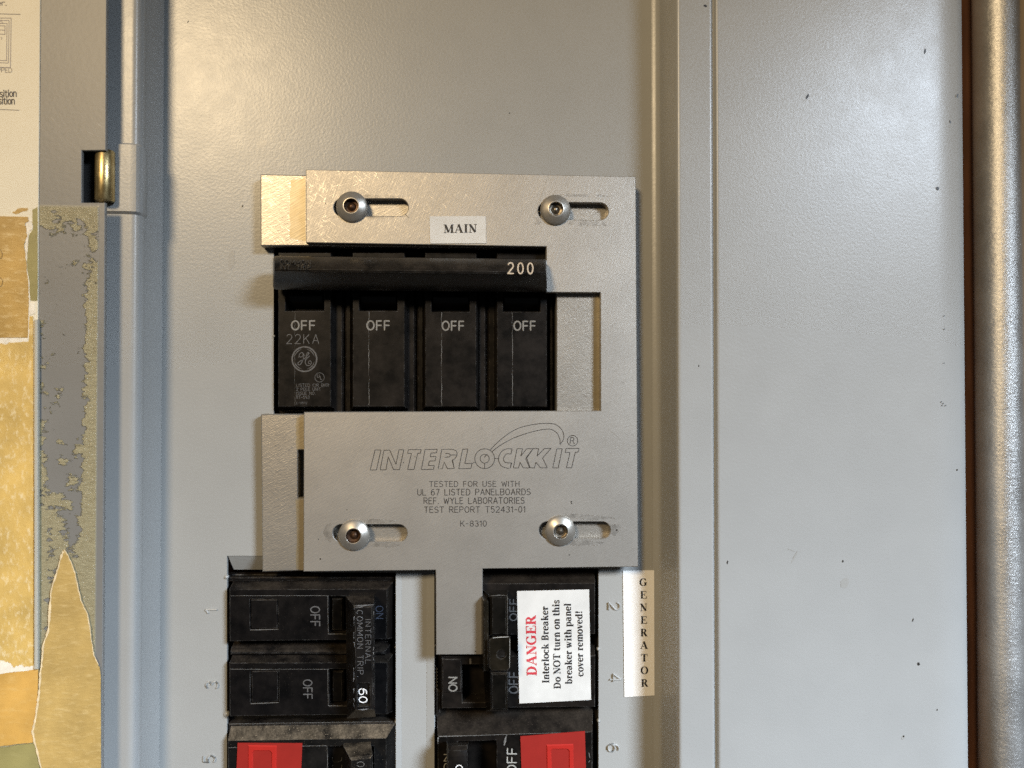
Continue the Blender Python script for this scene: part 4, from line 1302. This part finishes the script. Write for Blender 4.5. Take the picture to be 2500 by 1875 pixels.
# hinge barrel
hg = thing('door_hinge', 252, 430, HT, 'short brass coloured hinge barrel in the notch of the panel door', 'hinge')
t = NT('yellow_zinc')
a = t.noise(700, 4, .6, stretch=(1, 1, .4))
M_ZINC = t.out(t.mix(t.ramp(a, .3, .7), (.46, .34, .15), (.62, .50, .26)), t.ramp(a, .3, .7, .26, .40), .92, t.bump(a, .00003))
hhc = HT + .0028
xa, xb = xm(226, hhc + .002, 430), xm(276, hhc + .001, 430)
cxh, rh = (xa + xb) / 2, (xb - xa) / 2
z0, z1 = xz(250, 492, hhc)[1], xz(250, 369, hhc)[1]
rgz = lambda z, k: [(cxh + rh * k * math.cos(2 * math.pi * q / 36), -hhc + rh * k * math.sin(2 * math.pi * q / 36), z) for q in range(36)]
mb = MB().loft([rgz(z0, .93), rgz(z0 + .0003, 1), rgz(z1 - .0003, 1), rgz(z1, .93)])
build('hinge_barrel', mb, M_ZINC, hg, smooth_angle=40)
mb = MB().box(252, 372, 281, 490, hhc - .002, hhc - .0032, .0001)
build('hinge_leaf', mb, plain('olive_zinc', (.20, .22, .08), .35, .7), hg)
mb = MB().box(196, 362, 262, 500, HT + .0006, HT - .001)  # added dark sheet painting the shade behind the hinge
build('hinge_shadow_plate', mb, plain('dark_hinge_shade', (.02, .02, .02), .7), hg)

# ------------------------------------------------------------------ directory card, tapes
HCd = HD + .0004
card = thing('directory_card', 60, 600, HCd, 'cream paper directory card with printed diagram taped inside the door', 'paper card')
rag = lambda L, j: [(x + random.uniform(-j, j), y + random.uniform(-j, j)) for x, y in L]
mb = MB().slab(pts([(-400, 1652), (92, 1637), (92.5, 777), (93.5, 560), (98.8, -60), (-400, -60)], HCd), (), HCd, HD + .00005, .00015)
cs = build('card_sheet', mb, M_CARD, card)
mb = MB()
hc = HCd + .00005
write(mb, 'er.', (-8, 13), (15.5, 13), (0, -12), hc, wt=.16, gap=.12)
mb.ribbon([(-30, 33), (50, 35)], 1.6, hc)
mb.ribbon([(-30, 266), (47, 269)], 1.6, hc)
write(mb, 'PPED', (-6, 176), (29, 177), (0, -11), hc, wt=.10, gap=.16)
build('lettering', mb, plain('grey_ink', (.22, .20, .19), .6), card, flat_sheet=True)
mb = MB()
write(mb, 'sition', (0, 236.5), (39.5, 235.5), (0, -16.5), hc, wt=.15, gap=.16)
write(mb, 'sition', (-3, 254), (35, 254), (0, -16.5), hc, wt=.15, gap=.16)
build('lettering', mb, plain('dark_grey_ink', (.07, .06, .06), .6), card, flat_sheet=True)
mb = MB()
for ln in ([(-30, 44), (27, 44), (25.5, 165), (-30, 163)], [(-30, 50), (22, 50), (20.5, 154), (-30, 151)], [(-30, 57), (17, 57), (16, 148), (-30, 146)], [(-30, 62), (12, 63), (12, 84), (-30, 80)], [(-30, 70), (12, 74)]):
    for i in range(len(ln) - 1):
        mb.ribbon([ln[i], ln[i + 1]], 1.5, hc)
write(mb, 'S', (0, 57), (6, 57), (0, -8), hc, wt=.14)
mb.ribbon([(2, 90), (5, 93), (3, 96)], 1.4, hc)
build('printed_diagram', mb, plain('faded_ink', (.30, .27, .27), .6), card, flat_sheet=True)


def sheet(name, poly, h, mat_, parent, jag=1.5, n=10, edges=None, th=.00012):
    L = []
    for i in range(len(poly)):
        a, b = poly[i], poly[(i + 1) % len(poly)]
        for k in range(n):
            u = k / n
            j = jag if (edges is None or i in edges) else 0
            L.append((a[0] + (b[0] - a[0]) * u + random.uniform(-j, j), a[1] + (b[1] - a[1]) * u + random.uniform(-j, j)))
    vv = [P(x, y, h) for x, y in L]
    mb = MB()
    loop = [Vector((q.x, q.z, 0)) for q in vv]
    tr = tessellate_polygon([loop])
    m_ = len(vv)
    mb.add(vv, tr)
    mb.add([(q.x, q.y + th, q.z) for q in vv], [tuple(reversed(x)) for x in tr])
    mb.add(list(vv) + [(q.x, q.y + th, q.z) for q in vv], [(i, (i + 1) % m_, m_ + (i + 1) % m_, m_ + i) for i in range(m_)])
    return build(name, mb, mat_, parent)


# brown upper tape on the card with torn white paper edge
t1 = sheet('tape_strip', [(-400, 527), (68, 529), (70, 540), (60, 545), (66, 575), (58, 600), (64, 640), (69, 690), (70, 735), (68, 824), (-400, 826)], HCd + .00022, M_TAPE, None, 1.3, 7, {1, 2, 3, 4, 5, 6, 7, 0})
tag(t1, 'dark golden brown tape strip with ragged edge, uppermost on the directory card', 'tape', 'tape pieces on the door')
mb = MB()
mb.ribbon([(-30, 614), (2, 610), (6, 620), (4, 630), (-10, 632)], 1.2, HCd + .00028)
mb.ribbon([(-30, 690), (2, 678), (7, 686), (4, 698), (-8, 702)], 1.2, HCd + .00028)
build('pencil_mark', mb, plain('pencil', (.12, .07, .03), .6), t1, flat_sheet=True)
sheet('torn_edge', [(62, 533), (76, 536), (80, 556), (70, 566), (68, 600), (64, 640), (72, 690), (73, 738), (84, 740), (85, 765), (72, 770), (72, 830), (66, 830), (66, 738), (60, 640), (62, 590), (64, 560)], HCd + .00012, M_TORN, card, 1.0, 6)
sheet('glue_patch', [(79, 512), (91.5, 505), (92, 735), (74, 734), (68, 690), (66, 640), (71, 575), (80, 560)], HCd + .00006, M_TAPE4, card, 1.0, 6, {2, 3, 4, 5, 6, 7, 0})
sheet('glue_patch', [(30, 520), (46, 508), (68, 508), (68, 514), (52, 518), (40, 522)], HCd + .00006, M_TAPE, card, 1.5, 6)
t2 = sheet('tape_strip', [(-400, 838), (0, 838), (14, 842), (24, 836), (70, 834), (72, 772), (80.5, 772), (81.5, 1210), (82, 1625), (60, 1628), (50, 1622), (34, 1630), (24, 1618), (4, 1612), (-400, 1612)], HCd + .00018, M_TAPE2, None, 1.2, 7, {0, 1, 2, 3, 4, 7, 8, 9, 10, 11, 12})
tag(t2, 'long pale gold tape with flaking spots covering the lower directory card', 'tape', 'tape pieces on the door')
sheet('torn_edge', [(-400, 824), (66, 826), (68, 838), (-400, 848)], HCd + .00010, M_TORN, card, 1.5, 8)
sheet('torn_edge', [(-400, 1606), (80, 1618), (90, 1634), (0, 1645), (-400, 1649)], HCd + .00010, M_TORN, card, 1.0, 8)
mb = MB().slab(pts([(82.5, 1635), (91, 1634.5), (91.5, 780), (83, 780)], HD + .0015), (), HD + .0015, HD + .0003, .0002)
build('card_edge', mb, plain('pale_grey_card_edge', (.46, .44, .37), .5), card)
t3 = sheet('tape_strip', [(-400, 1646), (0, 1645), (92, 1634), (92, 1770), (80, 1812), (0, 1822), (-400, 1828)], HD + .00045, M_TAPE3, None, 1.0, 7, {2, 3, 4}, .0003)
tag(t3, 'smooth orange gold tape strip below the card, left of the masking tape', 'tape', 'tape pieces on the door')
t4 = sheet('tape_strip', [(-400, 1832), (0, 1826), (84, 1814), (98, 1880), (106, 1960), (-400, 1960)], HD + .00040, M_TAPE4, None, .8, 7, {1, 2}, .0003)
tag(t4, 'dull olive tape strip in the lower left corner of the door', 'tape', 'tape pieces on the door')
tri = [(156, 1342), (164, 1352), (178, 1385), (183, 1400), (197, 1466), (213, 1499), (220, 1537), (224, 1570), (229, 1600), (243, 1629), (245.5, 1650), (246.5, 1960), (112, 1960), (100, 1875), (84, 1810), (79, 1786), (86, 1755), (92, 1720), (95, 1690), (98.5, 1645), (104, 1600), (105, 1574), (117, 1543), (122, 1490), (124.5, 1440), (138, 1400), (147, 1366)]
t5 = sheet('masking_tape', tri, HD + .00062, M_MASK, None, 1.4, 6, set(range(0, 9)) | set(range(12, 27)), .0002)
tag(t5, 'torn pointed piece of crinkled tan masking tape on the grey door', 'masking tape', 'tape pieces on the door')
# pale torn rim of the masking tape
mb = MB()
edge_l = [tri[k] for k in range(12, 27)] + [tri[0]]
edge_r = [tri[k] for k in range(0, 10)]
for ed, wmin, wmax in ((edge_l, 2.0, 6.5), (edge_r, 1.2, 3.0)):
    L = []
    for i in range(len(ed) - 1):
        for k in range(5):
            u = k / 5
            L.append((ed[i][0] + (ed[i + 1][0] - ed[i][0]) * u + random.uniform(-.8, .8), ed[i][1] + (ed[i + 1][1] - ed[i][1]) * u))
    mb.ribbon(L, [random.uniform(wmin, wmax) for _ in L], HD + .0007)
build('torn_edge', mb, plain('pale_torn_tape', (.72, .58, .36), .7, vary=.2, scale=700), t5, flat_sheet=True)
